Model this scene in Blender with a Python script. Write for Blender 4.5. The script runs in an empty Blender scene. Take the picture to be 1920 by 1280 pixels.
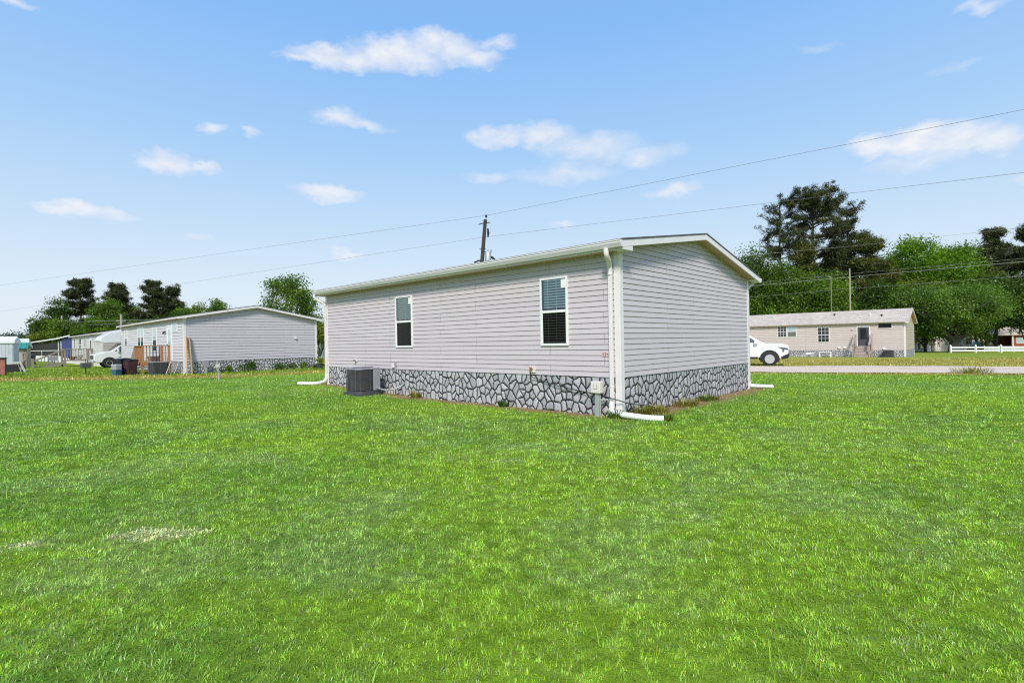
import bpy, bmesh, math, random
import numpy as np
from mathutils import Vector, Matrix

C = bpy.context.scene.collection
PI = math.pi

# ------------------------------------------------------------------ camera
FPX, PITCH, ROLL, CAM_H = 976.3225, 0.0016, -0.0178, 1.4738
_fw = Vector((0, math.cos(PITCH), math.sin(PITCH)))
_up0 = Vector((0, -math.sin(PITCH), math.cos(PITCH)))
_rt0 = Vector((1, 0, 0))
_c, _s = math.cos(ROLL), math.sin(ROLL)
CAM_R = _rt0 * _c + _up0 * _s
CAM_U = _up0 * _c - _rt0 * _s
cam_d = bpy.data.cameras.new('camera')
cam = bpy.data.objects.new('camera', cam_d)
C.objects.link(cam)
M = Matrix.Identity(4)
for i in range(3):
    M[i][0], M[i][1], M[i][2] = CAM_R[i], CAM_U[i], -_fw[i]
M[2][3] = CAM_H
cam.matrix_world = M
cam_d.sensor_width = 36
cam_d.lens = FPX / 1920 * 36
cam_d.clip_start, cam_d.clip_end = 0.05, 4000
bpy.context.scene.camera = cam


def ray(px, py):
    return CAM_R * ((px - 960) / FPX) + CAM_U * ((640 - py) / FPX) + _fw


def at(px, py, depth):
    """point of the place seen at a pixel of the photograph, depth metres ahead"""
    d = ray(px, py)
    return Vector((0, 0, CAM_H)) + d * (depth / d.y)


# ------------------------------------------------------------------ light and exposure
SUN_EL, SUN_AZ = math.radians(42), math.radians(186)     # azimuth measured from +Y towards +X
EXPOSURE = 0.0
SUN_STRENGTH, SUN_ANGLE = 4.0, 12
sun_dir = Vector((math.sin(SUN_AZ) * math.cos(SUN_EL), math.cos(SUN_AZ) * math.cos(SUN_EL), math.sin(SUN_EL)))
sun_d = bpy.data.lights.new('sun', 'SUN')
sun_d.energy, sun_d.angle, sun_d.color = SUN_STRENGTH, math.radians(SUN_ANGLE), (1.0, 0.93, 0.82)
sun = bpy.data.objects.new('sun', sun_d)
sun.rotation_euler = (-sun_dir).to_track_quat('-Z', 'Y').to_euler()
C.objects.link(sun)
vs = bpy.context.scene.view_settings
vs.view_transform, vs.look, vs.exposure, vs.gamma, vs.use_curve_mapping = 'Standard', 'None', EXPOSURE, 1, False


bpy.context.scene.cycles.use_denoising = False
bpy.context.scene.cycles.filter_width = 1.15


class NT:
    """small helper that wires nodes"""
    def __init__(s, tree):
        s.t = tree

    def n(s, kind, **kw):
        nd = s.t.nodes.new(kind)
        for k, v in kw.items():
            if k.startswith('i_'):
                key = k[2:]
                key = int(key) if key.isdigit() else key.replace('_', ' ')
                s.put(nd.inputs[key], v)
            else:
                setattr(nd, k, v)
        return nd

    def put(s, sock, v):
        if isinstance(v, bpy.types.NodeSocket):
            s.t.links.new(v, sock)
        elif isinstance(v, bpy.types.Node):
            s.t.links.new(v.outputs[0], sock)
        else:
            sock.default_value = v

    def m(s, op, a, b=0.0, c=None, clamp=False):
        nd = s.t.nodes.new('ShaderNodeMath')
        nd.operation, nd.use_clamp = op, clamp
        s.put(nd.inputs[0], a)
        s.put(nd.inputs[1], b)
        if c is not None:
            s.put(nd.inputs[2], c)
        return nd.outputs[0]

    def v(s, op, a, b=(0, 0, 0)):
        nd = s.t.nodes.new('ShaderNodeVectorMath')
        nd.operation = op
        s.put(nd.inputs[0], a)
        s.put(nd.inputs[1], b)
        return nd.outputs['Value'] if op in ('LENGTH', 'DOT_PRODUCT', 'DISTANCE') else nd.outputs[0]

    def mix(s, f, a, b, mode='MIX'):
        nd = s.t.nodes.new('ShaderNodeMix')
        nd.data_type, nd.blend_type = 'RGBA', mode
        s.put(nd.inputs[0], f)
        s.put(nd.inputs[6], a if not isinstance(a, tuple) else (*a[:3], 1))
        s.put(nd.inputs[7], b if not isinstance(b, tuple) else (*b[:3], 1))
        return nd.outputs[2]

    def ramp(s, f, stops, interp='LINEAR'):
        nd = s.t.nodes.new('ShaderNodeValToRGB')
        cr = nd.color_ramp
        cr.interpolation = interp
        while len(cr.elements) < len(stops):
            cr.elements.new(0.5)
        for e, (p, c) in zip(cr.elements, stops):
            e.position = p
            e.color = (c, c, c, 1) if isinstance(c, (int, float)) else (*c[:3], 1)
        s.put(nd.inputs[0], f)
        return nd.outputs[0]


def dir_ang(px, py):
    d = ray(px, py).normalized()
    return math.atan2(d.x, d.y), math.asin(d.z)


CLOUDS = [  # pixel centre, half width, half height, thickness
    (640, 108, 120, 30, 1.0), (740, 105, 120, 42, 1.15), (835, 88, 75, 36, 1.05), (880, 110, 75, 26, 0.8), (925, 82, 45, 16, 0.6),
    (560, 110, 60, 20, 0.7), (640, 225, 55, 26, 0.85), (685, 240, 60, 16, 0.6), (400, 236, 30, 14, 0.6), (463, 248, 22, 9, 0.4),
    (318, 306, 62, 26, 1.1), (385, 316, 36, 13, 0.8), (140, 392, 72, 20, 1.0), (195, 398, 60, 14, 0.7), (610, 360, 75, 19, 0.9),
    (650, 474, 36, 11, 0.7), (930, 256, 66, 26, 0.95), (1020, 258, 70, 30, 0.9), (1110, 278, 120, 36, 0.6), (1215, 290, 80, 28, 0.5),
    (1060, 325, 120, 22, 0.4), (920, 335, 60, 14, 0.35), (1645, 272, 65, 30, 1.2), (1720, 262, 95, 38, 1.3), (1800, 262, 95, 40, 1.3),
    (1870, 268, 80, 34, 0.9), (1740, 300, 150, 26, 0.5), (1265, 355, 68, 17, 0.65), (1053, 424, 30, 9, 0.5), (1905, 343, 32, 13, 0.6),
    (1835, 15, 62, 18, 0.5), (20, 2, 80, 14, 0.6), (370, 443, 30, 7, 0.4), (1790, 125, 60, 12, 0.25), (1530, 98, 60, 10, 0.2)]

world = bpy.data.worlds.new('World')
bpy.context.scene.world = world
world.use_nodes = True
wt = NT(world.node_tree)
world.node_tree.nodes.clear()
sky = wt.n('ShaderNodeTexSky', sky_type='NISHITA', sun_disc=False, sun_elevation=SUN_EL, sun_rotation=SUN_AZ,
           altitude=0, air_density=1.0, dust_density=1.5, ozone_density=1.0)
geo = wt.n('ShaderNodeTexCoord')
dirv = wt.v('NORMALIZE', geo.outputs['Generated'])
sep = wt.n('ShaderNodeSeparateXYZ', i_0=dirv)
az = wt.m('ARCTAN2', sep.outputs[0], sep.outputs[1])
el = wt.m('ARCSINE', sep.outputs[2])
flat = wt.n('ShaderNodeCombineXYZ', i_0=az, i_1=el)
ns = wt.n('ShaderNodeTexNoise', i_Vector=wt.v('MULTIPLY', flat, (9, 16, 1)), i_Scale=1.0, i_Detail=6.0, i_Roughness=0.6)
ns2 = wt.n('ShaderNodeTexNoise', i_Vector=wt.v('MULTIPLY', flat, (30, 52, 1)), i_Scale=1.0, i_Detail=7.0, i_Roughness=0.62)
warp = wt.v('MULTIPLY', wt.v('SUBTRACT', ns.outputs['Color'], (0.5, 0.5, 0.5)), (0.075, 0.05, 0))
warp2 = wt.v('MULTIPLY', wt.v('SUBTRACT', ns2.outputs['Color'], (0.5, 0.5, 0.5)), (0.035, 0.03, 0))
p = wt.v('ADD', wt.v('ADD', flat, warp), warp2)
acc = None
for (cx, cy, rx, ry, th) in CLOUDS:
    a0, e0 = dir_ang(cx, cy)
    a1, _ = dir_ang(cx + rx, cy)
    _, e1 = dir_ang(cx, cy - ry)
    q = wt.v('MULTIPLY', wt.v('SUBTRACT', p, (a0, e0, 0)), (1 / abs(a1 - a0), 1 / abs(e1 - e0), 0))
    f = wt.m('MULTIPLY', wt.m('SUBTRACT', 1.0, wt.v('LENGTH', q), clamp=True), th)
    acc = f if acc is None else wt.m('MAXIMUM', acc, f)
edge = wt.m('ADD', acc, wt.m('MULTIPLY', wt.m('SUBTRACT', ns2.outputs[0], 0.5), wt.m('MULTIPLY', acc, 1.3, clamp=True)))
cl = wt.ramp(edge, [(0.0, 0), (0.22, 0.34), (0.5, 0.70), (1.0, 0.97)])
grad = wt.ramp(wt.m('DIVIDE', el, PI / 2), [
    (0.0, (0.83, 0.90, 0.965)), (0.06, (0.745, 0.865, 0.98)), (0.13, (0.59, 0.775, 0.985)), (0.22, (0.405, 0.655, 0.985)),
    (0.34, (0.262, 0.535, 0.985)), (0.5, (0.23, 0.47, 0.93)), (1.0, (0.32, 0.49, 0.80))])
ns3 = wt.n('ShaderNodeTexNoise', i_Vector=wt.v('ADD', wt.v('MULTIPLY', flat, (22, 40, 1)), (4.1, 0.35, 0)), i_Scale=1.0, i_Detail=5.0, i_Roughness=0.55)
ccol = wt.mix(wt.ramp(ns3.outputs[0], [(0.36, 0), (0.62, 1)]), (0.76, 0.83, 0.965), (0.96, 0.97, 0.99))
col = wt.mix(cl, grad, ccol)
b1 = wt.n('ShaderNodeBackground', i_Color=sky.outputs[0], i_Strength=0.1)
b2 = wt.n('ShaderNodeBackground', i_Color=col, i_Strength=1.0)
mx = wt.n('ShaderNodeMixShader', i_0=0.92, i_1=b1.outputs[0], i_2=b2.outputs[0])
wo = wt.n('ShaderNodeOutputWorld')
wt.t.links.new(mx.outputs[0], wo.inputs[0])

# ------------------------------------------------------------------ objects, names, labels


def tag(o, label=None, cat=None, group=None, kind=None):
    for k, v in (('label', label), ('category', cat), ('group', group), ('kind', kind)):
        if v:
            o[k] = v
    return o


def thing(name, label, cat, loc=(0, 0, 0), rz=0.0, group=None, parent=None):
    o = bpy.data.objects.new(name, None)
    o.location, o.rotation_euler = loc, (0, 0, rz)
    o.empty_display_size = 0.2
    C.objects.link(o)
    return tag(o, label, cat, group)


def copy_tree(o, parent=None):
    c = o.copy()
    C.objects.link(c)
    if parent:
        c.parent = parent
    for ch in list(o.children):
        copy_tree(ch, c)
    return c


def link_mesh(name, me, mat, parent=None, smooth=False):
    if mat:
        for m_ in (mat if isinstance(mat, (list, tuple)) else [mat]):
            me.materials.append(m_)
    if smooth:
        me.polygons.foreach_set('use_smooth', [True] * len(me.polygons))
    o = bpy.data.objects.new(name, me)
    if parent:
        o.parent = parent
    C.objects.link(o)
    return o


class MB:
    """collects shapes for ONE mesh object"""
    def __init__(s):
        s.v, s.f = [], []

    def add(s, vs_, fs_):
        b = len(s.v)
        s.v += [tuple(x) for x in vs_]
        s.f += [tuple(i + b for i in f) for f in fs_]
        return s

    def box(s, x0, x1, y0, y1, z0, z1, M=None):
        vs_ = [Vector((x, y, z)) for x in (x0, x1) for y in (y0, y1) for z in (z0, z1)]
        if M is not None:
            vs_ = [M @ q for q in vs_]
        return s.add(vs_, [(0, 1, 3, 2), (4, 6, 7, 5), (0, 4, 5, 1), (2, 3, 7, 6), (0, 2, 6, 4), (1, 5, 7, 3)])

    def prism(s, pts, axis, a, b):
        """polygon of 2-D points pushed along an axis (0: points are y,z; 1: x,z; 2: x,y)"""
        def mk(p_, t):
            return [(t, p_[0], p_[1]), (p_[0], t, p_[1]), (p_[0], p_[1], t)][axis]
        n = len(pts)
        vs_ = [mk(q, a) for q in pts] + [mk(q, b) for q in pts]
        fs_ = [tuple(range(n)), tuple(range(2 * n - 1, n - 1, -1))]
        fs_ += [(i, i + n, (i + 1) % n + n, (i + 1) % n) for i in range(n)]
        return s.add(vs_, fs_)

    def tube(s, path, r, n=8, caps=True):
        path = [Vector(q) for q in path]
        rs = r if isinstance(r, (list, tuple)) else [r] * len(path)
        vs_, fs_ = [], []
        ref = None
        for i, q in enumerate(path):
            d = (path[min(i + 1, len(path) - 1)] - path[max(i - 1, 0)])
            d = d.normalized() if d.length > 1e-9 else Vector((0, 0, 1))
            if ref is None:
                ref = Vector((1, 0, 0)) if abs(d.x) < 0.8 else Vector((0, 1, 0))
            u = (ref - d * ref.dot(d)).normalized()
            w = d.cross(u)
            ref = u
            for k in range(n):
                t = 2 * PI * k / n
                vs_.append(q + (u * math.cos(t) + w * math.sin(t)) * rs[i])
        for i in range(len(path) - 1):
            for k in range(n):
                fs_.append((i * n + k, i * n + (k + 1) % n, (i + 1) * n + (k + 1) % n, (i + 1) * n + k))
        if caps:
            fs_.append(tuple(range(n - 1, -1, -1)))
            fs_.append(tuple(range((len(path) - 1) * n, len(path) * n)))
        return s.add(vs_, fs_)

    def lathe(s, prof, n=20, c=(0, 0, 0)):
        vs_, fs_ = [], []
        for (r, z) in prof:
            for k in range(n):
                t = 2 * PI * k / n
                vs_.append((c[0] + r * math.cos(t), c[1] + r * math.sin(t), c[2] + z))
        for i in range(len(prof) - 1):
            for k in range(n):
                fs_.append((i * n + k, i * n + (k + 1) % n, (i + 1) * n + (k + 1) % n, (i + 1) * n + k))
        fs_.append(tuple(range(n - 1, -1, -1)))
        fs_.append(tuple(range((len(prof) - 1) * n, len(prof) * n)))
        return s.add(vs_, fs_)

    def build(s, name, mat, parent=None, smooth=False, bevel=0.0, segs=2):
        me = bpy.data.meshes.new(name)
        me.from_pydata(s.v, [], s.f)
        bm = bmesh.new()
        bm.from_mesh(me)
        bmesh.ops.recalc_face_normals(bm, faces=bm.faces)
        if bevel:
            es = [e for e in bm.edges if len(e.link_faces) == 2 and e.calc_face_angle(0) > 0.5]
            bmesh.ops.bevel(bm, geom=es, offset=bevel, segments=segs, affect='EDGES', clamp_overlap=True, profile=0.5)
        bm.to_mesh(me)
        bm.free()
        o = link_mesh(name, me, mat, parent)
        if smooth:
            for pl in me.polygons:
                pl.use_smooth = True
            try:
                me.set_sharp_from_angle(angle=math.radians(40))
            except Exception:
                pass
        return o


def array_mesh(name, verts, quads, mat, parent=None, cols=None, tris=None):
    """fast mesh from numpy arrays"""
    me = bpy.data.meshes.new(name)
    nq = 0 if quads is None else len(quads)
    nt = 0 if tris is None else len(tris)
    me.vertices.add(len(verts))
    me.vertices.foreach_set('co', np.asarray(verts, dtype=np.float32).ravel())
    idx = []
    if nq:
        idx.append(np.asarray(quads, dtype=np.int32).ravel())
    if nt:
        idx.append(np.asarray(tris, dtype=np.int32).ravel())
    idx = np.concatenate(idx)
    me.loops.add(len(idx))
    me.loops.foreach_set('vertex_index', idx)
    me.polygons.add(nq + nt)
    starts = np.concatenate([np.arange(nq) * 4, nq * 4 + np.arange(nt) * 3]).astype(np.int32)
    me.polygons.foreach_set('loop_start', starts)
    me.update(calc_edges=True)
    if cols is not None:
        a_ = me.color_attributes.new('tint', 'FLOAT_COLOR', 'POINT')
        cc = np.ones((len(verts), 4), dtype=np.float32)
        cc[:, :3] = cols
        a_.data.foreach_set('color', cc.ravel())
    return link_mesh(name, me, mat, parent)


# ------------------------------------------------------------------ materials
MATS = {}


def mat(name, base, rough=0.6, metal=0.0, var=0.0, vscale=3.0, bump=0.0, bscale=40.0, spec=0.4, dirt=None, coat=0.0):
    """plain surface with a little colour variation and roughness breakup"""
    if name in MATS:
        return MATS[name]
    m_ = bpy.data.materials.new(name)
    m_.use_nodes = True
    t = NT(m_.node_tree)
    bs = m_.node_tree.nodes['Principled BSDF']
    tc = t.n('ShaderNodeTexCoord').outputs['Object']
    col = (*base, 1)
    if var:
        no = t.n('ShaderNodeTexNoise', i_Vector=tc, i_Scale=vscale, i_Detail=5.0, i_Roughness=0.6)
        f = t.ramp(no.outputs[0], [(0.3, 0), (0.7, 1)])
        col = t.mix(f, tuple(c * (1 - var) for c in base), tuple(min(1, c * (1 + var)) for c in base))
    if dirt:
        no = t.n('ShaderNodeTexNoise', i_Vector=tc, i_Scale=dirt[1], i_Detail=6.0, i_Roughness=0.7)
        col = t.mix(t.ramp(no.outputs[0], [(0.5, 0), (0.75, dirt[2])]), col, dirt[0])
    t.put(bs.inputs['Base Color'], col)
    bs.inputs['Roughness'].default_value = rough
    bs.inputs['Metallic'].default_value = metal
    bs.inputs['Specular IOR Level'].default_value = spec
    if coat:
        bs.inputs['Coat Weight'].default_value = coat
        bs.inputs['Coat Roughness'].default_value = 0.05
    if bump:
        nb = t.n('ShaderNodeTexNoise', i_Vector=tc, i_Scale=bscale, i_Detail=4.0)
        bp = t.n('ShaderNodeBump', i_Strength=bump, i_Distance=0.01, i_Height=nb.outputs[0])
        t.put(bs.inputs['Normal'], bp.outputs[0])
    MATS[name] = m_
    return m_


def siding_mat(name, base, along=0):
    """vinyl siding: plank seams every few metres, faint streaks and panel to panel shifts"""
    m_ = bpy.data.materials.new(name)
    m_.use_nodes = True
    t = NT(m_.node_tree)
    bs = m_.node_tree.nodes['Principled BSDF']
    s3 = t.n('ShaderNodeSeparateXYZ', i_0=t.n('ShaderNodeTexCoord').outputs['Object'])
    u = s3.outputs[along]
    uv = t.n('ShaderNodeCombineXYZ', i_0=u, i_1=s3.outputs[2])
    br = t.n('ShaderNodeTexBrick', i_Vector=t.v('ADD', uv, (0.35, -0.76, 0)), i_Color1=(0, 0, 0, 1), i_Color2=(1, 1, 1, 1), i_Mortar=(0.5, 0.5, 0.5, 1), i_Scale=1.0,
             offset=0.37, offset_frequency=2, squash=1.0)
    br.inputs['Mortar Size'].default_value = 0.006
    br.inputs['Mortar Smooth'].default_value = 0.0
    br.inputs['Brick Width'].default_value = 3.66
    br.inputs['Row Height'].default_value = 0.215
    br.inputs['Bias'].default_value = 0.0
    # the seam is vertical only: drop mortar near row edges
    zz = t.m('FRACT', t.m('DIVIDE', t.m('SUBTRACT', s3.outputs[2], 0.76), 0.215))
    mid = t.m('MULTIPLY', t.m('GREATER_THAN', zz, 0.06), t.m('LESS_THAN', zz, 0.94))
    seam = t.m('MULTIPLY', br.outputs['Fac'], mid)
    no = t.n('ShaderNodeTexNoise', i_Vector=t.v('MULTIPLY', uv, (0.5, 6.0, 1)), i_Scale=1.0, i_Detail=4.0)
    no2 = t.n('ShaderNodeTexNoise', i_Vector=t.v('MULTIPLY', uv, (4.0, 0.5, 1)), i_Scale=1.0, i_Detail=5.0)
    c = t.mix(br.outputs['Color'], tuple(x * 0.965 for x in base), tuple(x * 1.035 for x in base))
    c = t.mix(t.m('MULTIPLY', t.ramp(no.outputs[0], [(0.35, 0), (0.7, 1)]), 0.5), c, (base[0] * 1.02, base[1] * 0.97, base[2] * 1.05))
    c = t.mix(t.m('MULTIPLY', t.ramp(no2.outputs[0], [(0.5, 0), (0.8, 1)]), 0.22), c, tuple(x * 0.85 for x in base))
    c = t.mix(t.m('MULTIPLY', seam, 0.75), c, tuple(x * 0.35 for x in base))
    t.put(bs.inputs['Base Color'], c)
    bs.inputs['Roughness'].default_value = 0.5
    bs.inputs['Specular IOR Level'].default_value = 0.35
    gr = t.n('ShaderNodeTexNoise', i_Vector=t.v('MULTIPLY', uv, (6, 160, 1)), i_Scale=1.0, i_Detail=3.0)
    bp = t.n('ShaderNodeBump', i_Strength=0.12, i_Distance=0.004, i_Height=gr.outputs[0])
    t.put(bs.inputs['Normal'], bp.outputs[0])
    return m_


def stone_mat(name, along=0):
    """moulded stone skirting: pale pitted stones in wide black joints"""
    m_ = bpy.data.materials.new(name)
    m_.use_nodes = True
    t = NT(m_.node_tree)
    bs = m_.node_tree.nodes['Principled BSDF']
    s3 = t.n('ShaderNodeSeparateXYZ', i_0=t.n('ShaderNodeTexCoord').outputs['Object'])
    uv = t.n('ShaderNodeCombineXYZ', i_0=s3.outputs[along], i_1=s3.outputs[2])
    w = t.n('ShaderNodeTexNoise', i_Vector=uv, i_Scale=7.0, i_Detail=2.0)
    uw = t.v('ADD', t.v('MULTIPLY', uv, (1.12, 0.92, 1)), t.v('MULTIPLY', t.v('SUBTRACT', w.outputs['Color'], (0.5, 0.5, 0.5)), (0.07, 0.07, 0)))
    vd = t.n('ShaderNodeTexVoronoi', voronoi_dimensions='2D', feature='DISTANCE_TO_EDGE', i_Vector=uw, i_Scale=5.5, i_Randomness=0.95)
    vc = t.n('ShaderNodeTexVoronoi', voronoi_dimensions='2D', feature='F1', i_Vector=uw, i_Scale=5.5, i_Randomness=0.95)
    jw = t.n('ShaderNodeTexNoise', i_Vector=uv, i_Scale=4.0, i_Detail=1.0)
    dist = t.m('ADD', vd.outputs['Distance'], t.m('MULTIPLY', t.m('SUBTRACT', jw.outputs[0], 0.5), 0.10))
    joint = t.ramp(dist, [(0.056, 0), (0.092, 1)])
    sp = t.n('ShaderNodeTexNoise', i_Vector=uv, i_Scale=75.0, i_Detail=3.0, i_Roughness=0.7)
    sp2 = t.n('ShaderNodeTexNoise', i_Vector=uv, i_Scale=22.0, i_Detail=4.0)
    cell = t.n('ShaderNodeSeparateXYZ', i_0=vc.outputs['Color']).outputs[0]
    st = t.mix(cell, (0.38, 0.375, 0.39), (0.62, 0.60, 0.61))
    st = t.mix(t.ramp(sp2.outputs[0], [(0.4, 0), (0.75, 0.6)]), st, (0.33, 0.335, 0.36))
    st = t.mix(t.ramp(sp.outputs[0], [(0.56, 0), (0.66, 0.75)]), st, (0.10, 0.10, 0.115))
    t.put(bs.inputs['Base Color'], t.mix(joint, (0.012, 0.012, 0.018), st))
    bs.inputs['Roughness'].default_value = 0.75
    h = t.m('ADD', t.ramp(vd.outputs['Distance'], [(0.03, 0), (0.2, 1)]), t.m('MULTIPLY', sp.outputs[0], 0.35))
    bp = t.n('ShaderNodeBump', i_Strength=0.9, i_Distance=0.03, i_Height=h)
    t.put(bs.inputs['Normal'], bp.outputs[0])
    return m_


def shingle_mat(name, base):
    m_ = bpy.data.materials.new(name)
    m_.use_nodes = True
    t = NT(m_.node_tree)
    bs = m_.node_tree.nodes['Principled BSDF']
    tc = t.n('ShaderNodeTexCoord').outputs['Object']
    br = t.n('ShaderNodeTexBrick', i_Vector=tc, i_Color1=(*[c * 0.8 for c in base], 1), i_Color2=(*[c * 1.18 for c in base], 1), i_Mortar=(*[c * 0.5 for c in base], 1), i_Scale=1.0, offset=0.5)
    br.inputs['Mortar Size'].default_value = 0.008
    br.inputs['Brick Width'].default_value = 0.3
    br.inputs['Row Height'].default_value = 0.14
    no = t.n('ShaderNodeTexNoise', i_Vector=tc, i_Scale=0.7, i_Detail=5.0)
    c = t.mix(t.ramp(no.outputs[0], [(0.4, 0), (0.7, 0.35)]), br.outputs[0], tuple(x * 0.75 for x in base))
    t.put(bs.inputs['Base Color'], c)
    bs.inputs['Specular IOR Level'].default_value = 0.1
    bs.inputs['Roughness'].default_value = 0.9
    return m_


def wood_mat(name, base, dark, along=2, scale=1.0):
    m_ = bpy.data.materials.new(name)
    m_.use_nodes = True
    t = NT(m_.node_tree)
    bs = m_.node_tree.nodes['Principled BSDF']
    tc = t.n('ShaderNodeTexCoord').outputs['Object']
    sc = [22 * scale] * 3
    sc[along] = 1.6 * scale
    no = t.n('ShaderNodeTexNoise', i_Vector=t.v('MULTIPLY', tc, tuple(sc)), i_Scale=1.0, i_Detail=5.0, i_Roughness=0.65)
    n2 = t.n('ShaderNodeTexNoise', i_Vector=tc, i_Scale=2.5, i_Detail=3.0)
    c = t.mix(t.ramp(no.outputs[0], [(0.35, 0), (0.7, 1)]), dark, base)
    c = t.mix(t.m('MULTIPLY', n2.outputs[0], 0.45), c, tuple(x * 1.25 for x in base))
    t.put(bs.inputs['Base Color'], c)
    bs.inputs['Roughness'].default_value = 0.75
    return m_


def glass_mat(name, tint, refl=0.12, solid=None):
    """window glass: a mirror coat over a tinted clear sheet, or over a dark solid"""
    m_ = bpy.data.materials.new(name)
    m_.use_nodes = True
    t = NT(m_.node_tree)
    nt_ = m_.node_tree
    nt_.nodes.clear()
    out = t.n('ShaderNodeOutputMaterial')
    gl = t.n('ShaderNodeBsdfGlossy', i_Color=(1, 1, 1, 1), i_Roughness=0.02)
    if solid:
        under = t.n('ShaderNodeBsdfDiffuse', i_Color=(*solid, 1))
    else:
        under = t.n('ShaderNodeBsdfTransparent', i_Color=(*tint, 1))
    lw = t.n('ShaderNodeLayerWeight', i_Blend=0.5)
    f = t.m('ADD', t.m('MULTIPLY', t.m('POWER', lw.outputs['Facing'], 4.0), 0.6), refl, clamp=True)
    mx_ = t.n('ShaderNodeMixShader', i_0=f, i_1=under.outputs[0], i_2=gl.outputs[0])
    nt_.links.new(mx_.outputs[0], out.inputs[0])
    return m_


def leaf_mat(name, dark, light, trans=0.35, gloss=0.06):
    """foliage: every leaf picks its own green; light passes through"""
    m_ = bpy.data.materials.new(name)
    m_.use_nodes = True
    t = NT(m_.node_tree)
    m_.node_tree.nodes.clear()
    out = t.n('ShaderNodeOutputMaterial')
    at_ = t.n('ShaderNodeAttribute', attribute_name='tint')
    f = t.n('ShaderNodeSeparateXYZ', i_0=at_.outputs['Color']).outputs[0]
    c = t.mix(f, dark, light)
    df = t.n('ShaderNodeBsdfDiffuse', i_Color=c)
    tr = t.n('ShaderNodeBsdfTranslucent', i_Color=t.mix(0.5, c, (light[0] * 1.3, light[1] * 1.3, light[2] * 0.6)))
    gl = t.n('ShaderNodeBsdfGlossy', i_Color=(0.8, 0.9, 0.8, 1), i_Roughness=0.45)
    m1 = t.n('ShaderNodeMixShader', i_0=trans, i_1=df.outputs[0], i_2=tr.outputs[0])
    m2 = t.n('ShaderNodeMixShader', i_0=gloss, i_1=m1.outputs[0], i_2=gl.outputs[0])
    m_.node_tree.links.new(m2.outputs[0], out.inputs[0])
    return m_


SID = (0.565, 0.508, 0.533)
M_SID_X, M_SID_Y = siding_mat('grey_siding_long', SID, 0), siding_mat('grey_siding_end', SID, 1)
LSID = (0.52, 0.49, 0.525)
M_LS_X, M_LS_Y = siding_mat('pale_siding_long', (0.60, 0.585, 0.61), 0), siding_mat('pale_siding_end_shaded', LSID, 1)  # end walls: a darker copy of the siding, shade put into its colour
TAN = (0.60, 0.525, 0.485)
M_TAN_X, M_TAN_Y = siding_mat('tan_siding_long', TAN, 0), siding_mat('tan_siding_end_sunlit', (0.52, 0.46, 0.33), 1)  # yellow sunlight on the end walls is put into their colour
M_WHS_X, M_WHS_Y = siding_mat('cream_siding_long', (0.60, 0.59, 0.555), 0), siding_mat('cream_siding_end_shaded', (0.50, 0.46, 0.40), 1)  # end walls take a beige tone that paints in their shading
M_BLU_X, M_BLU_Y = siding_mat('blue_siding_long', (0.012, 0.028, 0.19), 0), siding_mat('blue_siding_end', (0.012, 0.028, 0.19), 1)
M_STX, M_STY = stone_mat('stone_skirt_long', 0), stone_mat('stone_skirt_end', 1)
M_WHITE = mat('white_vinyl', (0.77, 0.72, 0.73), 0.45, var=0.04, vscale=2.0, dirt=((0.45, 0.41, 0.36), 3.0, 0.18))
M_WHITE2 = mat('white_paint', (0.80, 0.80, 0.80), 0.4, var=0.03)
M_GUT = mat('white_gutter', (0.73, 0.69, 0.73), 0.35, var=0.05, vscale=1.5, dirt=((0.42, 0.38, 0.34), 2.5, 0.2))
M_SOF = mat('beige_soffit', (0.56, 0.37, 0.25), 0.7, var=0.12, vscale=2.0)
M_SHG = shingle_mat('dark_shingles', (0.14, 0.13, 0.13))
M_SHT = shingle_mat('tan_shingles', (0.58, 0.50, 0.43))
M_DARK = mat('dark_void', (0.012, 0.012, 0.014), 0.8)
M_BLACK = mat('black_plastic', (0.02, 0.02, 0.024), 0.45, var=0.2)
M_RUB = mat('rubber', (0.022, 0.022, 0.023), 0.8, var=0.2, vscale=20)
M_METAL = mat('grey_metal', (0.42, 0.43, 0.45), 0.4, 0.6, var=0.08)
M_GALV = mat('galvanised_metal', (0.52, 0.53, 0.54), 0.45, 0.5, var=0.1)
M_ACP = mat('condenser_paint', (0.30, 0.30, 0.335), 0.5, var=0.05)
M_ACL = mat('condenser_louver', (0.12, 0.115, 0.125), 0.5, var=0.15)
M_DGREY = mat('dark_grey_paint', (0.07, 0.07, 0.08), 0.5, var=0.1)
M_CREAM = mat('cream_plastic', (0.72, 0.67, 0.62), 0.5, var=0.05)
M_DWOOD = wood_mat('deck_wood', (0.40, 0.20, 0.09), (0.26, 0.115, 0.05))
M_PLANK = wood_mat('new_lumber', (0.60, 0.36, 0.17), (0.45, 0.25, 0.11))
M_GWOOD = wood_mat('weathered_wood', (0.30, 0.25, 0.215), (0.16, 0.13, 0.115))
M_GWOOD2 = wood_mat('step_wood', (0.42, 0.35, 0.31), (0.27, 0.22, 0.20))
M_BARK = wood_mat('bark', (0.19, 0.155, 0.125), (0.08, 0.065, 0.055), 2, 0.35)
M_BARKD = wood_mat('dark_bark', (0.085, 0.07, 0.06), (0.035, 0.03, 0.027), 2, 0.35)
M_POLE = wood_mat('pole_wood', (0.055, 0.04, 0.033), (0.025, 0.02, 0.018), 2, 0.5)
M_LPOLE = wood_mat('pale_pole_wood', (0.40, 0.36, 0.31), (0.28, 0.25, 0.21), 2, 0.5)
M_CABLE = mat('cable', (0.16, 0.16, 0.16), 0.6)
M_CABLE_L = mat('pale_cable', (0.30, 0.30, 0.29), 0.6)
M_HOSE = mat('green_hose', (0.03, 0.045, 0.035), 0.5)
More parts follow.
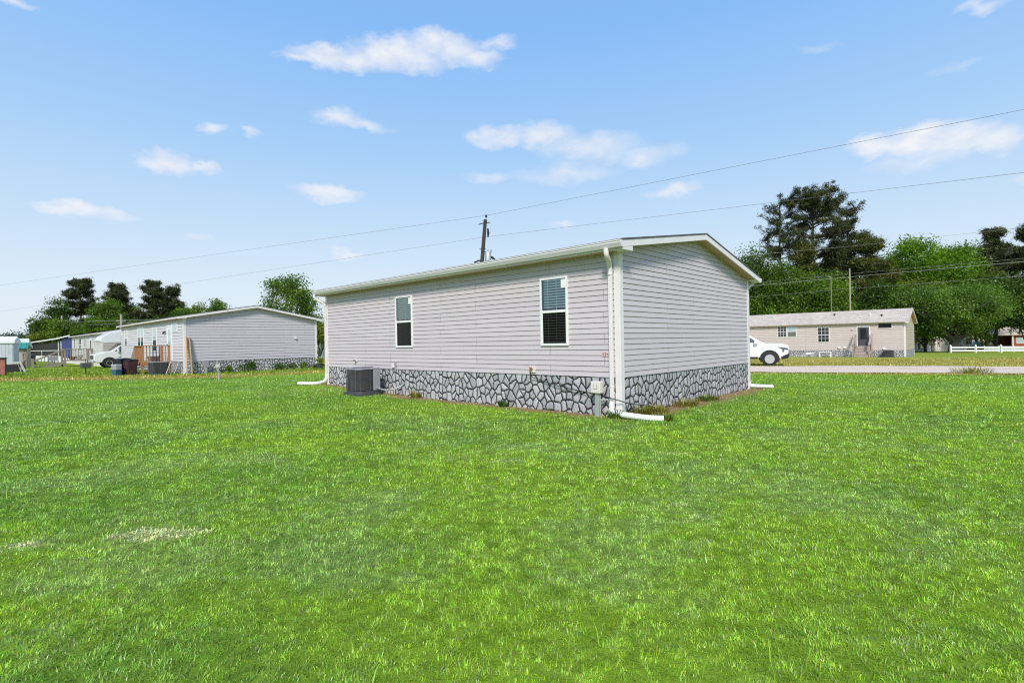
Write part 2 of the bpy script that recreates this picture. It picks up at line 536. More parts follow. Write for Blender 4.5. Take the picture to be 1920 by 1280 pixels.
M_GLU = glass_mat('sky_blue_tint_glass', (0.56, 0.74, 0.84), 0.08)  # bluish sky reflection put into the pane tint
M_GLT = glass_mat('sky_teal_tint_glass', (0.66, 0.80, 0.81), 0.09)  # teal of the reflected sky put into the tint
M_GLL = glass_mat('screened_glass', (0.26, 0.26, 0.26), 0.0)
M_GLD = glass_mat('dark_glass', None, 0.05, (0.018, 0.02, 0.022))
M_GLP = glass_mat('pale_glass', None, 0.12, (0.38, 0.50, 0.52))
M_SLAT = mat('blind_slat', (0.55, 0.55, 0.54), 0.5)
M_CARW = mat('white_car_paint', (0.78, 0.78, 0.80), 0.3, coat=0.6)
M_CARD = mat('dark_car_paint', (0.02, 0.022, 0.026), 0.3, coat=0.6)
M_RIM = mat('alloy', (0.60, 0.60, 0.62), 0.3, 0.6)
M_LAMP = mat('lamp_glass', (0.10, 0.11, 0.13), 0.15)
M_RED = mat('red_print', (0.42, 0.045, 0.06), 0.5)
M_RUST = mat('rust_red_metal', (0.40, 0.15, 0.115), 0.65, var=0.22, vscale=3, dirt=((0.16, 0.06, 0.04), 4, 0.5))
M_BLUEP = mat('blue_plastic', (0.03, 0.11, 0.20), 0.4)
M_TEAL = mat('teal_metal', (0.03, 0.24, 0.22), 0.5, var=0.1)
M_SHED = mat('pale_shed_metal', (0.52, 0.55, 0.60), 0.5, var=0.1, vscale=1.0)
M_BEIGE = mat('beige_board', (0.46, 0.38, 0.29), 0.7, var=0.08)
M_MAROON = mat('maroon_plastic', (0.075, 0.03, 0.035), 0.5, var=0.2)
M_BRICK = mat('red_brown_board', (0.30, 0.075, 0.045), 0.7, var=0.12, vscale=2)
M_TERRA = mat('terracotta', (0.36, 0.13, 0.06), 0.7, var=0.1)

# ------------------------------------------------------------------ terrain
A0 = np.array([2.0712, 9.9719])
YAW = 0.8212
DR = np.array([math.cos(YAW), math.sin(YAW)])
DL = np.array([-math.sin(YAW), math.cos(YAW)])
HL, HW = 11.453, 7.0325


def sstep(a, b, x):
    t = np.clip((x - a) / (b - a), 0, 1)
    return t * t * (3 - 2 * t)


def terr(x, y):
    x, y = np.asarray(x, float), np.asarray(y, float)
    s = (x - A0[0]) * DR[0] + (y - A0[1]) * DR[1]
    l = (x - A0[0]) * DL[0] + (y - A0[1]) * DL[1]
    z = -0.36 * sstep(9, 44, s) * sstep(-70, -25, x) - 0.0172 * np.clip(s - 44, 0, 80) * sstep(-70, -25, x)
    z = z + 0.16 * sstep(5.5, 12, l) * sstep(-9, -1, s) * (1 - sstep(12, 15, l)) * (1 - sstep(4, 8, s))
    return z


def tz(x, y):
    return float(terr(x, y))


def gnd(px, py):
    """where the line of sight through a pixel meets the ground"""
    d = ray(px, py)
    z = 0.0
    for _ in range(40):
        t = (z - CAM_H) / d.z
        z = 0.5 * z + 0.5 * tz(d.x * t, d.y * t)
    return Vector((d.x * t, d.y * t, z))


def vnoise(x, y, sc, seed):
    """smooth value noise in 0..1"""
    r = np.random.RandomState(seed).rand(256, 256)
    x, y = np.asarray(x) / sc + 57.3, np.asarray(y) / sc + 91.7
    xi, yi = np.floor(x).astype(int), np.floor(y).astype(int)
    fx, fy = x - xi, y - yi
    fx, fy = fx * fx * (3 - 2 * fx), fy * fy * (3 - 2 * fy)
    g = lambda i, j: r[(xi + i) % 256, (yi + j) % 256]
    return (g(0, 0) * (1 - fx) + g(1, 0) * fx) * (1 - fy) + (g(0, 1) * (1 - fx) + g(1, 1) * fx) * fy


def fbm(x, y, sc, seed, o=3):
    a, t, k = 0.0, 0.0, 1.0
    for i in range(o):
        a = a + k * vnoise(x, y, sc / 2 ** i, seed + i)
        t += k
        k *= 0.5
    return a / t


def seg_y(x, pts):
    """piecewise line y(x)"""
    return np.interp(x, [q[0] for q in pts], [q[1] for q in pts])


LAWN_L = [(-60, 27.5), (-24.7, 25.1), (-16.6, 24.5), (-13.4, 25.2), (-10.4, 27.6), (-6, 33)]
_rn = [gnd(x_, y_) for x_, y_ in ((1420, 698.5), (1600, 699.5), (1760, 700.5), (1915, 701))]
_rf = [gnd(x_, y_) for x_, y_ in ((1480, 687), (1600, 686.5), (1760, 687), (1915, 688))]


def extend(pts, k0, k1):
    a = pts[0] + (pts[0] - pts[1]).normalized() * k0
    b = pts[-1] + (pts[-1] - pts[-2]).normalized() * k1
    return [a] + list(pts) + [b]


ROAD_N, ROAD_F = extend(_rn, 16, 45), extend(_rf, 16, 45)
RN2, RF2 = [(q.x, q.y) for q in ROAD_N], [(q.x, q.y) for q in ROAD_F]


def zones(x, y):
    """how dry, weedy and bare the ground is at a point (0..1 each)"""
    x, y = np.asarray(x, float), np.asarray(y, float)
    n = fbm(x, y, 2.2, 11) - 0.5
    n2 = fbm(x, y, 0.6, 21) - 0.5
    dyl = y - seg_y(x, LAWN_L) + n * 1.0
    left = (x < -6)
    weed = np.where(left, sstep(0.0, 0.5, dyl), 0)
    dry = np.where(left, sstep(-0.1, 0.4, dyl) * (1 - sstep(1.8, 4.0, dyl)) * 0.95, 0)
    right = (x > 3)
    near = seg_y(x, RN2)
    dn = near - y + n * 1.2
    dry = np.where(right, np.maximum(dry, 1 - sstep(0.5, 1.6, dn)), dry)
    far_w = np.where(right, sstep(0, 1.5, y - seg_y(x, RF2)), 0)
    weed = np.maximum(weed, far_w * 0.8)
    s = (x - A0[0]) * DR[0] + (y - A0[1]) * DR[1]
    l = (x - A0[0]) * DL[0] + (y - A0[1]) * DL[1]
    dry = np.where((s > 18) & right & (y > seg_y(x, RF2)), 0.85 - sstep(34, 60, s) * 0.6 + n * 0.5, dry)
    ds = np.maximum(np.maximum(-s, s - HW), np.maximum(-l, l - HL))
    bare = 1 - sstep(0.16, 0.52 , ds + n2 * 0.4 + n * 0.2 - 0.16 * (s > HW * 0.05) * (l < 0))
    # a straw-coloured patch in the lawn
    st = np.exp(-(((x + 2.86) / 0.36) ** 2 + ((y - 4.12) / 0.13) ** 2)) + 0.62 * np.exp(-(((x + 3.72) / 0.30) ** 2 + ((y - 3.94) / 0.08) ** 2))
    n4 = fbm(x, y, 0.10, 25) - 0.5
    straw = sstep(0.22, 0.6, st + n2 * 0.35 + n4 * 0.7 * (st > 0.12))
    for (sx_, sy_, sr_) in ((0.95, 5.55, 0.10), (1.42, 4.62, 0.10), (1.55, 4.30, 0.08), (-0.06, 6.45, 0.13), (2.1, 6.7, 0.16)):
        straw = np.maximum(straw, 0.4 * sstep(0.3, 0.8, np.exp(-(((x - sx_) / (sr_ * 1.6)) ** 2 + ((y - sy_) / sr_) ** 2)) + n4 * 0.8 - 0.1))
    return np.clip(dry, 0, 1), np.clip(weed, 0, 1), np.clip(bare, 0, 1), np.clip(straw, 0, 1)


def lawn_colour(x, y):
    """the lawn's own greens: fresh, deep and bluish tufts"""
    a = fbm(x, y, 1.5, 31)
    b = fbm(x, y, 0.35, 41)
    c = fbm(x * 0.6, y, 3.5, 51)
    f = sstep(0.30, 0.66, 0.42 * a + 0.38 * b + 0.25 * c - 0.02)[..., None]
    g = sstep(0.48, 0.70, 0.55 * fbm(x, y, 1.1, 61) + 0.45 * fbm(x, y, 0.16, 65))[..., None]
    fresh, deep, blue = np.array((0.350, 0.555, 0.042)), np.array((0.245, 0.440, 0.050)), np.array((0.335, 0.475, 0.180))
    col = deep * (1 - f) + fresh * f
    return (col * (1 - 0.42 * g) + blue * 0.5 * g * 0.95) * 1.02


def surf_colour(x, y):
    dry, weed, bare, straw = zones(x, y)
    n = fbm(x, y, 1.3, 71)[..., None]
    col = lawn_colour(x, y)
    wc = np.array((0.30, 0.40, 0.025)) * n + np.array((0.19, 0.32, 0.02)) * (1 - n)
    dc = np.array((0.58, 0.46, 0.13)) * n + np.array((0.42, 0.39, 0.09)) * (1 - n)
    col = col * (1 - weed[..., None]) + wc * weed[..., None]
    col = col * (1 - dry[..., None]) + dc * dry[..., None]
    sc = np.array((0.68, 0.73, 0.38))
    col = col * (1 - straw[..., None]) + sc * straw[..., None]
    return col, bare


def grid_axis(parts):
    out = []
    for a, b, st in parts:
        out += list(np.arange(a, b, st))
    return np.array(out + [parts[-1][1]])


gx = grid_axis([(-1500, -200, 100), (-200, -60, 4), (-60, -26, 1.0), (-26, 30, 0.25), (30, 60, 0.8), (60, 200, 4), (200, 1500, 100)])
gy = grid_axis([(-300, -20, 20), (-20, 0, 2), (0, 36, 0.25), (36, 70, 0.7), (70, 200, 4), (200, 2200, 100)])
GX, GY = np.meshgrid(gx, gy)
gcol, gbare = surf_colour(GX, GY)
gcol = gcol * np.where(GY < 26, 0.50, 0.8)[..., None]  # darker under the near blades: shade of the gaps painted in
gcol = gcol * (1 - gbare[..., None]) + np.array((0.30, 0.195, 0.12)) * gbare[..., None]
gv = np.stack([GX, GY, terr(GX, GY)], -1).reshape(-1, 3)
ny, nx = GX.shape
ii = (np.arange(ny - 1)[:, None] * nx + np.arange(nx - 1)[None, :]).ravel()
gq = np.stack([ii, ii + 1, ii + nx + 1, ii + nx], -1)
m_g = bpy.data.materials.new('ground_soil')
m_g.use_nodes = True
t = NT(m_g.node_tree)
bs = m_g.node_tree.nodes['Principled BSDF']
pos = t.n('ShaderNodeNewGeometry').outputs['Position']
ga = t.n('ShaderNodeAttribute', attribute_name='tint').outputs['Color']
n1 = t.n('ShaderNodeTexNoise', i_Vector=pos, i_Scale=9.0, i_Detail=6.0, i_Roughness=0.7)
n2 = t.n('ShaderNodeTexNoise', i_Vector=pos, i_Scale=1.6, i_Detail=5.0, i_Roughness=0.6)
gc = t.mix(t.ramp(n1.outputs[0], [(0.3, 0), (0.72, 1)]), t.mix(1.0, ga, (0.55, 0.6, 0.55), 'MULTIPLY'), t.mix(1.0, ga, (1.45, 1.35, 1.3), 'MULTIPLY'))
gc = t.mix(t.ramp(n2.outputs[0], [(0.35, 0.0), (0.7, 0.35)]), gc, t.mix(1.0, ga, (0.7, 0.8, 0.6), 'MULTIPLY'))
t.put(bs.inputs['Base Color'], gc)
bs.inputs['Roughness'].default_value = 0.95
bs.inputs['Specular IOR Level'].default_value = 0.1
bpn = t.n('ShaderNodeBump', i_Strength=0.8, i_Distance=0.05, i_Height=n1.outputs[0])
t.put(bs.inputs['Normal'], bpn.outputs[0])
tag(array_mesh('ground', gv, gq, m_g, cols=gcol.reshape(-1, 3)), 'mown lawn and rough dry grass around the homes', 'ground', kind='structure')

# gravel road
m_r = bpy.data.materials.new('gravel')
m_r.use_nodes = True
t = NT(m_r.node_tree)
bs = m_r.node_tree.nodes['Principled BSDF']
pos = t.n('ShaderNodeNewGeometry').outputs['Position']
n1 = t.n('ShaderNodeTexNoise', i_Vector=pos, i_Scale=14.0, i_Detail=6.0, i_Roughness=0.75)
n2 = t.n('ShaderNodeTexNoise', i_Vector=pos, i_Scale=0.8, i_Detail=5.0)
gc = t.mix(n1.outputs[0], (0.52, 0.40, 0.32), (0.86, 0.70, 0.58))
gc = t.mix(t.ramp(n2.outputs[0], [(0.5, 0), (0.72, 0.45)]), gc, (0.42, 0.34, 0.24))
t.put(bs.inputs['Base Color'], gc)
bs.inputs['Specular IOR Level'].default_value = 0.1
bs.inputs['Roughness'].default_value = 0.95
bpn = t.n('ShaderNodeBump', i_Strength=0.7, i_Distance=0.03, i_Height=n1.outputs[0])
t.put(bs.inputs['Normal'], bpn.outputs[0])
rv, rq = [], []
rows = 90
xs0 = np.linspace(RN2[0][0], RN2[-1][0], rows)
rng = random.Random(5)
for i in range(rows):
    x0 = xs0[i]
    y0 = float(seg_y(x0, RN2)) + rng.uniform(-0.25, 0.25)
    f = i / (rows - 1)
    x1 = RF2[0][0] + (RF2[-1][0] - RF2[0][0]) * f
    y1 = float(seg_y(x1, RF2)) + rng.uniform(-0.25, 0.25)
    for k in range(9):
        a = k / 8
        X, Y = x0 + (x1 - x0) * a, y0 + (y1 - y0) * a
        rv.append((X, Y, tz(X, Y) + 0.03))
for i in range(rows - 1):
    for k in range(8):
        rq.append((i * 9 + k, (i + 1) * 9 + k, (i + 1) * 9 + k + 1, i * 9 + k + 1))
tag(array_mesh('road', np.array(rv), np.array(rq), m_r), 'pale gravel lane crossing behind the lawn', 'road', kind='structure')

# ------------------------------------------------------------------ grass blades
m_b = bpy.data.materials.new('grass_blade')
m_b.use_nodes = True
t = NT(m_b.node_tree)
m_b.node_tree.nodes.clear()
out = t.n('ShaderNodeOutputMaterial')
ga = t.n('ShaderNodeAttribute', attribute_name='tint').outputs['Color']
df = t.n('ShaderNodeBsdfDiffuse', i_Color=ga)
tr = t.n('ShaderNodeBsdfTranslucent', i_Color=t.mix(1.0, ga, (1.25, 1.2, 0.7), 'MULTIPLY'))
gl = t.n('ShaderNodeBsdfGlossy', i_Color=(0.9, 1.0, 0.9, 1), i_Roughness=0.42)
s1 = t.n('ShaderNodeMixShader', i_0=0.42, i_1=df.outputs[0], i_2=tr.outputs[0])
s2 = t.n('ShaderNodeMixShader', i_0=0.05, i_1=s1.outputs[0], i_2=gl.outputs[0])
m_b.node_tree.links.new(s2.outputs[0], out.inputs[0])
R = np.random.RandomState(7)


def blades(x, y, length, width, colour, lean=0.55, mid=True):
    n = len(x)
    az = 4 * PI * vnoise(x, y, 0.11, 97) + R.randn(n) * 1.0
    wd = az + PI / 2 + R.randn(n) * 0.5
    ln = np.clip(np.abs(R.randn(n)) * lean + 0.12, 0, 1.25)
    z = terr(x, y)
    b = np.stack([x, y, z - 0.004], -1)
    side = np.stack([np.cos(wd), np.sin(wd), np.zeros(n)], -1) * (width / 2)[:, None]
    dh = np.stack([np.cos(az), np.sin(az), np.zeros(n)], -1)
    upv = np.array([0, 0, 1.0])
    m1 = b + (dh * (np.sin(ln * 0.55))[:, None] + upv * (np.cos(ln * 0.55))[:, None]) * (length * 0.55)[:, None]
    tip = m1 + (dh * (np.sin(ln * 1.35))[:, None] + upv * (np.cos(ln * 1.35))[:, None]) * (length * 0.45)[:, None]
    v = np.stack([b - side, b + side, m1 - side * 0.8, m1 + side * 0.8, tip], 1).reshape(-1, 3)
    i0 = np.arange(n) * 5
    q = np.stack([i0, i0 + 1, i0 + 3, i0 + 2], -1)
    tr_ = np.stack([i0 + 2, i0 + 3, i0 + 4], -1)
    c = np.repeat(colour, 5, axis=0)
    return v, q, tr_, c


def scatter(n, x0, x1, y0, y1, keep):
    x, y = R.uniform(x0, x1, n), R.uniform(y0, y1, n)
    k = keep(x, y)
    return x[k], y[k]


def in_house(x, y):
    s = (x - A0[0]) * DR[0] + (y - A0[1]) * DR[1]
    l = (x - A0[0]) * DL[0] + (y - A0[1]) * DL[1]
    ins = (s > -0.02) & (s < HW + 0.02) & (l > -0.02) & (l < HL + 0.02)
    # the neighbour's footprint
    s2 = (x + 18.4) * DR[0] + (y - 29.2) * DR[1]
    l2 = (x + 18.4) * DL[0] + (y - 29.2) * DL[1]
    return ins | ((s2 > -0.02) & (s2 < 7.8) & (l2 > 0) & (l2 < 15.8))


def on_road(x, y):
    return (x > 3) & (y > seg_y(x, RN2) + 0.15) & (y < seg_y(x, RF2) - 0.15)


bands = [  # y range, blades per m2, length, width
    (1.0, 3.4, 8500, 0.031, 0.0044), (3.4, 5.2, 5400, 0.034, 0.0056), (5.2, 7.6, 2800, 0.038, 0.0076),
    (7.6, 11.0, 1100, 0.048, 0.0110), (11.0, 17.0, 480, 0.052, 0.0170), (17.0, 26.0, 150, 0.065, 0.0260), (26.0, 40.0, 60, 0.085, 0.0450)]
BV, BQ, BT, BC = [], [], [], []
base_i = 0
for (y0, y1, dens, ln, wd) in bands:
    xm = y1 * 1.04 + 2.0
    n = int(dens * (y1 - y0) * 2 * xm)
    x, y = scatter(n, -xm, xm, y0, y1, lambda X, Y: (np.abs(X) < Y * 1.04 + 2.0) & ~in_house(X, Y) & ~on_road(X, Y))
    dry, weed, bare, straw = zones(x, y)
    kp = R.rand(len(x)) > bare * 0.93
    x, y, dry, weed, straw = x[kp], y[kp], dry[kp], weed[kp], straw[kp]
    n = len(x)
    col, _ = surf_colour(x, y)
    fine = fbm(x, y, max(0.055, 0.012 * y1), 91, 2)
    amp = 1.0 if y1 < 11.5 else 0.45
    jit = ((1 + amp * 0.75 * (R.rand(n) - 0.5)) * (1 + amp * 0.64 * (sstep(0.22, 0.78, fine) - 0.52)))[:, None]
    col = col * jit
    col[:, 0] *= 1 + amp * 0.5 * (R.rand(n) - 0.45)
    pm = sstep(0.50, 0.72, fbm(x, y, 0.5, 95))
    pale = R.rand(n) < ((0.012 + 0.11 * pm) if y1 < 8 else 0.002)
    col[pale] = np.array((0.46, 0.54, 0.28)) * (0.7 + 0.5 * R.rand(pale.sum()))[:, None]  # scattered pale blades: sheen highlights painted as blade colour
    stb = R.rand(n) < (0.012 if y1 < 8 else 0.004)
    col[stb] = np.array((0.42, 0.34, 0.15)) * (0.6 + 0.5 * R.rand(stb.sum()))[:, None]
    hgt = 0.48 + 0.45 * fbm(x, y, 0.5, 81) + 0.42 * fbm(x, y, max(0.09, 0.016 * y1), 85, 2)
    L_ = ln * hgt * (0.55 + 0.75 * R.rand(n)) * (1 + 0.5 * weed + 0.25 * dry) * (1 - 0.15 * straw)
    W_ = wd * (0.65 + 0.7 * R.rand(n)) * (1 + 0.9 * straw)
    v, q, tr_, c = blades(x, y, L_, W_, col, lean=1.05)
    BV.append(v); BQ.append(q + base_i); BT.append(tr_ + base_i); BC.append(c)
    base_i += len(v)
# longer bent blades here and there
x, y = scatter(1500, -12, 12, 1.4, 11, lambda X, Y: (np.abs(X) < Y * 1.04 + 1) & ~in_house(X, Y))
col, _ = surf_colour(x, y)
col = col * (0.8 + 0.6 * R.rand(len(x)))[:, None] + np.array((0.05, 0.05, 0.03))
v, q, tr_, c = blades(x, y, 0.07 + 0.07 * R.rand(len(x)), 0.004 + 0.0006 * y, col, lean=0.85)
BV.append(v); BQ.append(q + base_i); BT.append(tr_ + base_i); BC.append(c)
tag(array_mesh('grass', np.concatenate(BV), np.concatenate(BQ), m_b, cols=np.concatenate(BC), tris=np.concatenate(BT)),
    'thick green mown grass with paler tufts', 'grass', kind='stuff')
del BV, BQ, BT, BC
# ------------------------------------------------------------------ houses
HROT = YAW - PI / 2          # local +x runs along the long wall towards its near corner, +y into the house
COURSE = 0.1075


def hloc(P0, x, y, z=0.0):
    """house-local point to world"""
    return Vector((P0[0] + x * math.sin(YAW) + y * math.cos(YAW), P0[1] - x * math.cos(YAW) + y * math.sin(YAW), z))


def siding_profile(z0, z1, course=COURSE, k=1.0):
    pts = []
    z = z0
    while z < z1 - 1e-4:
        c = min(course, z1 - z)
        pts += [(0.0165 * k, z), (0.0055 * k, z + c * 0.86), (-0.006 * k, z + c * 0.875), (-0.006 * k, z + c)]
        z += c
    return pts


def siding(name, kind, a, b, z0, z1, pos, mat_, parent, cut=None, course=COURSE, k=1.0):
    """one sheet of lapped siding; kind says which way it faces"""
    prof = siding_profile(z0, z1, course, k)
    bm = bmesh.new()

    def P(s, o, z):
        return {'front': (s, pos - o, z), 'back': (s, pos + o, z), 'right': (pos + o, s, z), 'left': (pos - o, s, z)}[kind]
    prev = None
    for (o, z) in prof:
        cur = (bm.verts.new(P(a, o, z)), bm.verts.new(P(b, o, z)))
        if prev:
            bm.faces.new((prev[0], prev[1], cur[1], cur[0]))
        prev = cur
    if cut:
        for (pt, no) in cut:
            g = bm.verts[:] + bm.edges[:] + bm.faces[:]
            bmesh.ops.bisect_plane(bm, geom=g, plane_co=pt, plane_no=no, clear_outer=True)
    bmesh.ops.recalc_face_normals(bm, faces=bm.faces)
    me = bpy.data.meshes.new(name)
    bm.to_mesh(me)
    bm.free()
    return link_mesh(name, me, mat_, parent)


def add_window(parent, x, z0, w, h, name='window', style='sash', face=0.0, glass_up=None, glass_lo=None, cols=1, rows=1, sticker=False, slats=True):
    """a window on the long front wall: x is its left edge; the frame stands proud of the siding"""
    y = -face
    fw, pr = 0.045, 0.048
    fr = MB()
    fr.box(x, x + fw, y - pr, y, z0, z0 + h).box(x + w - fw, x + w, y - pr, y, z0, z0 + h)
    fr.box(x + fw, x + w - fw, y - pr + 0.002, y, z0, z0 + fw * 1.1).box(x + fw, x + w - fw, y - pr + 0.002, y, z0 + h - fw, z0 + h)
    zm = z0 + h * 0.5
    if style == 'sash':
        fr.box(x + fw, x + w - fw, y - pr + 0.006, y - 0.01, zm - 0.028, zm + 0.028)
        # the lower sash carries its own stile in front of the screen
        fr.box(x + fw, x + fw + 0.022, y - pr + 0.014, y - 0.01, z0 + fw * 1.1, zm - 0.028)
        fr.box(x + w - fw - 0.014, x + w - fw, y - pr + 0.014, y - 0.01, z0 + fw * 1.1, zm - 0.028)
    wn = fr.build(name, M_WHITE2, parent, bevel=0.004, segs=1)
    ix0, ix1 = x + fw, x + w - fw
    MB().box(ix0, ix1, y - 0.0195, y - 0.0175, z0 + fw, z0 + h - fw).build('window_back', M_DARK, wn)
    if style == 'sash':
        spans = [('pane', zm + 0.028, z0 + h - fw, glass_up), ('pane', z0 + fw * 1.1, zm - 0.028, glass_lo)]
    else:
        spans = [('pane', z0 + fw * 1.1, z0 + h - fw, glass_up)]
    if slats:
        bl = MB()
        z = z0 + fw + 0.03
        while z < z0 + h - fw - 0.01:
            if abs(z - zm) > 0.035 or style != 'sash':
                bl.add([(ix0 + 0.05, y - 0.0215, z), (ix1 - 0.015, y - 0.0215, z), (ix1 - 0.015, y - 0.0275, z + 0.03), (ix0 + 0.05, y - 0.0275, z + 0.03)], [(0, 1, 2, 3)])
            z += 0.056
        for fx in (0.25, 0.6):
            xx = ix0 + (ix1 - ix0) * fx
            bl.box(xx, xx + 0.012, y - 0.0295, y - 0.0285, z0 + fw + 0.02, z0 + h - fw)
        bl.build('blind', M_SLAT, wn)
    for (nm, za, zb, g) in spans:
        yy = y - (0.034 if za > zm - 0.01 else 0.0315)
        MB().add([(ix0, yy, za), (ix1, yy, za), (ix1, yy, zb), (ix0, yy, zb)], [(0, 1, 2, 3)]).build(nm, g, wn)
    if cols > 1 or rows > 1:
        mu = MB()
        for i in range(1, cols):
            xx = ix0 + (ix1 - ix0) * i / cols
            mu.box(xx - 0.012, xx + 0.012, y - 0.043, y - 0.036, z0 + fw, z0 + h - fw)
        for i in range(1, rows):
            zz = z0 + fw + (h - 2 * fw) * i / rows
            mu.box(ix0, ix1, y - 0.0425, y - 0.0365, zz - 0.012, zz + 0.012)
        mu.build('muntin', M_WHITE2, wn)
    if sticker:
        MB().box(ix1 - 0.12, ix1 - 0.005, y - 0.0358, y - 0.0348, z0 + h - fw - 0.20, z0 + h - fw - 0.02).build('sticker', M_WHITE2, wn)
    return wn


def house(name, label, cat, P0, L, W, mats, zs=0.76, ze=3.165, slope=0.18, zoff=0.0, og=0.27, oe=0.28, gutters=True, shingle=None, soffit=None, trim=None, skew=0.0, course=COURSE, k=1.0, lift=0.175):
    sx, sy, kx, ky = mats
    shingle, soffit, trim = shingle or M_SHG, soffit or M_SOF, trim or M_WHITE
    h = thing(name, label, cat, (P0[0], P0[1], zoff), HROT)
    zr = lambda v: ze + lift + slope * (W / 2 - abs(v - W / 2)) + skew * (1 - 2 * v / W)        # top of the roof deck over y = v
    siding('wall', 'front', -L + 0.01, -0.01, zs, ze + 0.02, 0.0, sx, h, course=course, k=k)
    siding('wall', 'back', -L + 0.01, -0.01, zs, ze + 0.02, W, sx, h, course=course, k=k)
    zc = lambda v: zr(v) - 0.105
    s1_, s2_ = (zc(W / 2) - zc(0)) / (W / 2), (zc(W / 2) - zc(W)) / (W / 2)
    cut = [((0, 0, zc(0)), Vector((0, -s1_, 1)).normalized()), ((0, W, zc(W)), Vector((0, s2_, 1)).normalized())]
    top = ze + slope * W / 2 + 0.2
    siding('gable_wall', 'right', 0.01, W - 0.01, zs, top, 0.0, sy, h, cut, course=course, k=k)
    siding('gable_wall', 'left', 0.01, W - 0.01, zs, top, -L, sy, h, cut, course=course, k=k)
    # skirting, tucked a little behind the siding
    MB().box(-L + 0.02, -0.02, 0.004, 0.03, -0.5, zs + 0.02).build('skirting', kx, h)
    MB().box(-0.034, -0.006, 0.032, W - 0.032, -0.5, zs + 0.02).build('skirting', ky, h)
    MB().box(-L + 0.02, -0.02, W - 0.03, W - 0.004, -0.5, zs + 0.02).build('skirting', kx, h)
    MB().box(-L + 0.006, -L + 0.034, 0.032, W - 0.032, -0.5, zs + 0.02).build('skirting', ky, h)
    # corner boards (L-shaped in plan)
    b = 0.105
    for (cx, sx_) in ((0, 1), (-L, -1)):
        for (cy, sy_) in ((0, 1), (W, -1)):
            o = 0.024
            pts = [(cx + sx_ * o, cy - sy_ * o), (cx - sx_ * b, cy - sy_ * o), (cx - sx_ * b, cy - sy_ * 0.001), (cx + sx_ * 0.001, cy - sy_ * 0.001),
                   (cx + sx_ * 0.001, cy + sy_ * b), (cx + sx_ * o, cy + sy_ * b)]
            MB().prism(pts, 2, -0.02 if name != 'main_house' else 0.0, ze + 0.04).build('corner_board', trim, h, bevel=0.004, segs=1)
    # roof deck and shingles: one slab folded over the ridge
    x0, x1 = -L - og, og
    t0 = 0.028
    rp = [(-oe - 0.02, zr(-oe - 0.02)), (W / 2, zr(W / 2)), (W + oe + 0.02, zr(W + oe + 0.02)),
          (W + oe + 0.02, zr(W + oe + 0.02) - t0), (W / 2, zr(W / 2) - t0), (-oe - 0.02, zr(-oe - 0.02) - t0)]
    roof = MB().prism(rp, 0, x0 - 0.012, x1 + 0.012).build('roof', shingle, h)
    fh = 0.135
    for xg, s in ((x1, 1), (x0, -1)):
        for (va, vb) in ((-oe, W / 2), (W + oe, W / 2)):
            pts = [(va, zr(va) - t0 - 0.003), (vb, zr(vb) - t0 - 0.003), (vb, zr(vb) - t0 - fh), (va, zr(va) - t0 - fh)]
            MB().prism(pts, 0, xg - s * 0.03, xg).build('rake_board', trim, h, bevel=0.004, segs=1)
            # boxed return at the foot of each rake
            vi = va + (0.36 if va < vb else -0.36)
            pts = [(va, zr(va) - t0 - fh + 0.002), (vi, zr(vi) - t0 - fh + 0.002), (vi, ze - 0.01), (va, ze - 0.01)]
            MB().prism(pts, 0, xg - s * (og - 0.03), xg - s * 0.004).build('eave_return', trim, h, bevel=0.003, segs=1)
            # sloping soffit under the rake
            pts = [(vi, zr(vi) - t0 - fh + 0.02), (vb, zr(vb) - t0 - fh + 0.02), (vb, zr(vb) - t0 - fh + 0.04), (vi, zr(vi) - t0 - fh + 0.04)]
            MB().prism(pts, 0, xg - s * 0.031, xg - s * (og - 0.002)).build('rake_soffit', soffit, h)
    for (ya, yb, s) in ((-oe, 0.0, -1), (W + oe, W, 1)):
        zt = zr(ya) - t0 - 0.003
        MB().box(x0 + 0.031, x1 - 0.031, min(ya, ya - s * 0.025), max(ya, ya - s * 0.025), ze - 0.004, zt).build('fascia', trim, h)
        MB().box(-L - og + 0.26, og - 0.26, min(ya - s * 0.026, yb), max(ya - s * 0.026, yb), ze, ze + 0.012).build('soffit', soffit, h)
        if gutters:
            g = 0.115
            prof = [(0, zt - 0.012), (s * g, zt - 0.004), (s * g, zt - 0.022), (s * g * 0.9, zt - 0.03), (s * g * 0.9, zt - 0.055), (s * g * 0.55, zt - 0.13), (0, zt - 0.13)]
            pts = [(ya + s * 0.003 + q[0], q[1]) for q in prof]
            MB().prism(pts, 0, x0 - 0.005, x1 + 0.005).build('gutter', M_GUT, h, bevel=0.003, segs=1)
    h['_zt'] = 0
    del h['_zt']
    return h, zr


def downspout(h, path_top, x, y0, ztop, zbot, elbow, name='downspout'):
    """rectangular pipe down a wall, curved at the top; children of the house"""
    m_ = MB()
    m_.box(x - 0.038, x + 0.038, y0 - 0.055, y0, zbot, ztop)
    for z in (ztop - 0.5, (ztop + zbot) / 2, zbot + 0.4):
        m_.box(x - 0.042, x + 0.042, y0 - 0.059, y0 + 0.001, z, z + 0.03)
    d = m_.build(name, M_WHITE, h, bevel=0.006, segs=1)
    return d


MAIN, mzr = house('main_house', 'grey vinyl sided house in the foreground with white corner trim and stone skirting', 'house', A0, HL, HW,
                  (M_SID_X, M_SID_Y, M_STX, M_STY), skew=0.055, lift=0.185)
# ---- windows of the foreground house
add_window(MAIN, -1.945, 1.385, 0.735, 1.45, glass_up=M_GLU, glass_lo=M_GLL, sticker=True)
add_window(MAIN, -7.36, 1.385, 0.80, 1.45, glass_up=M_GLT, glass_lo=M_GLL, sticker=True)


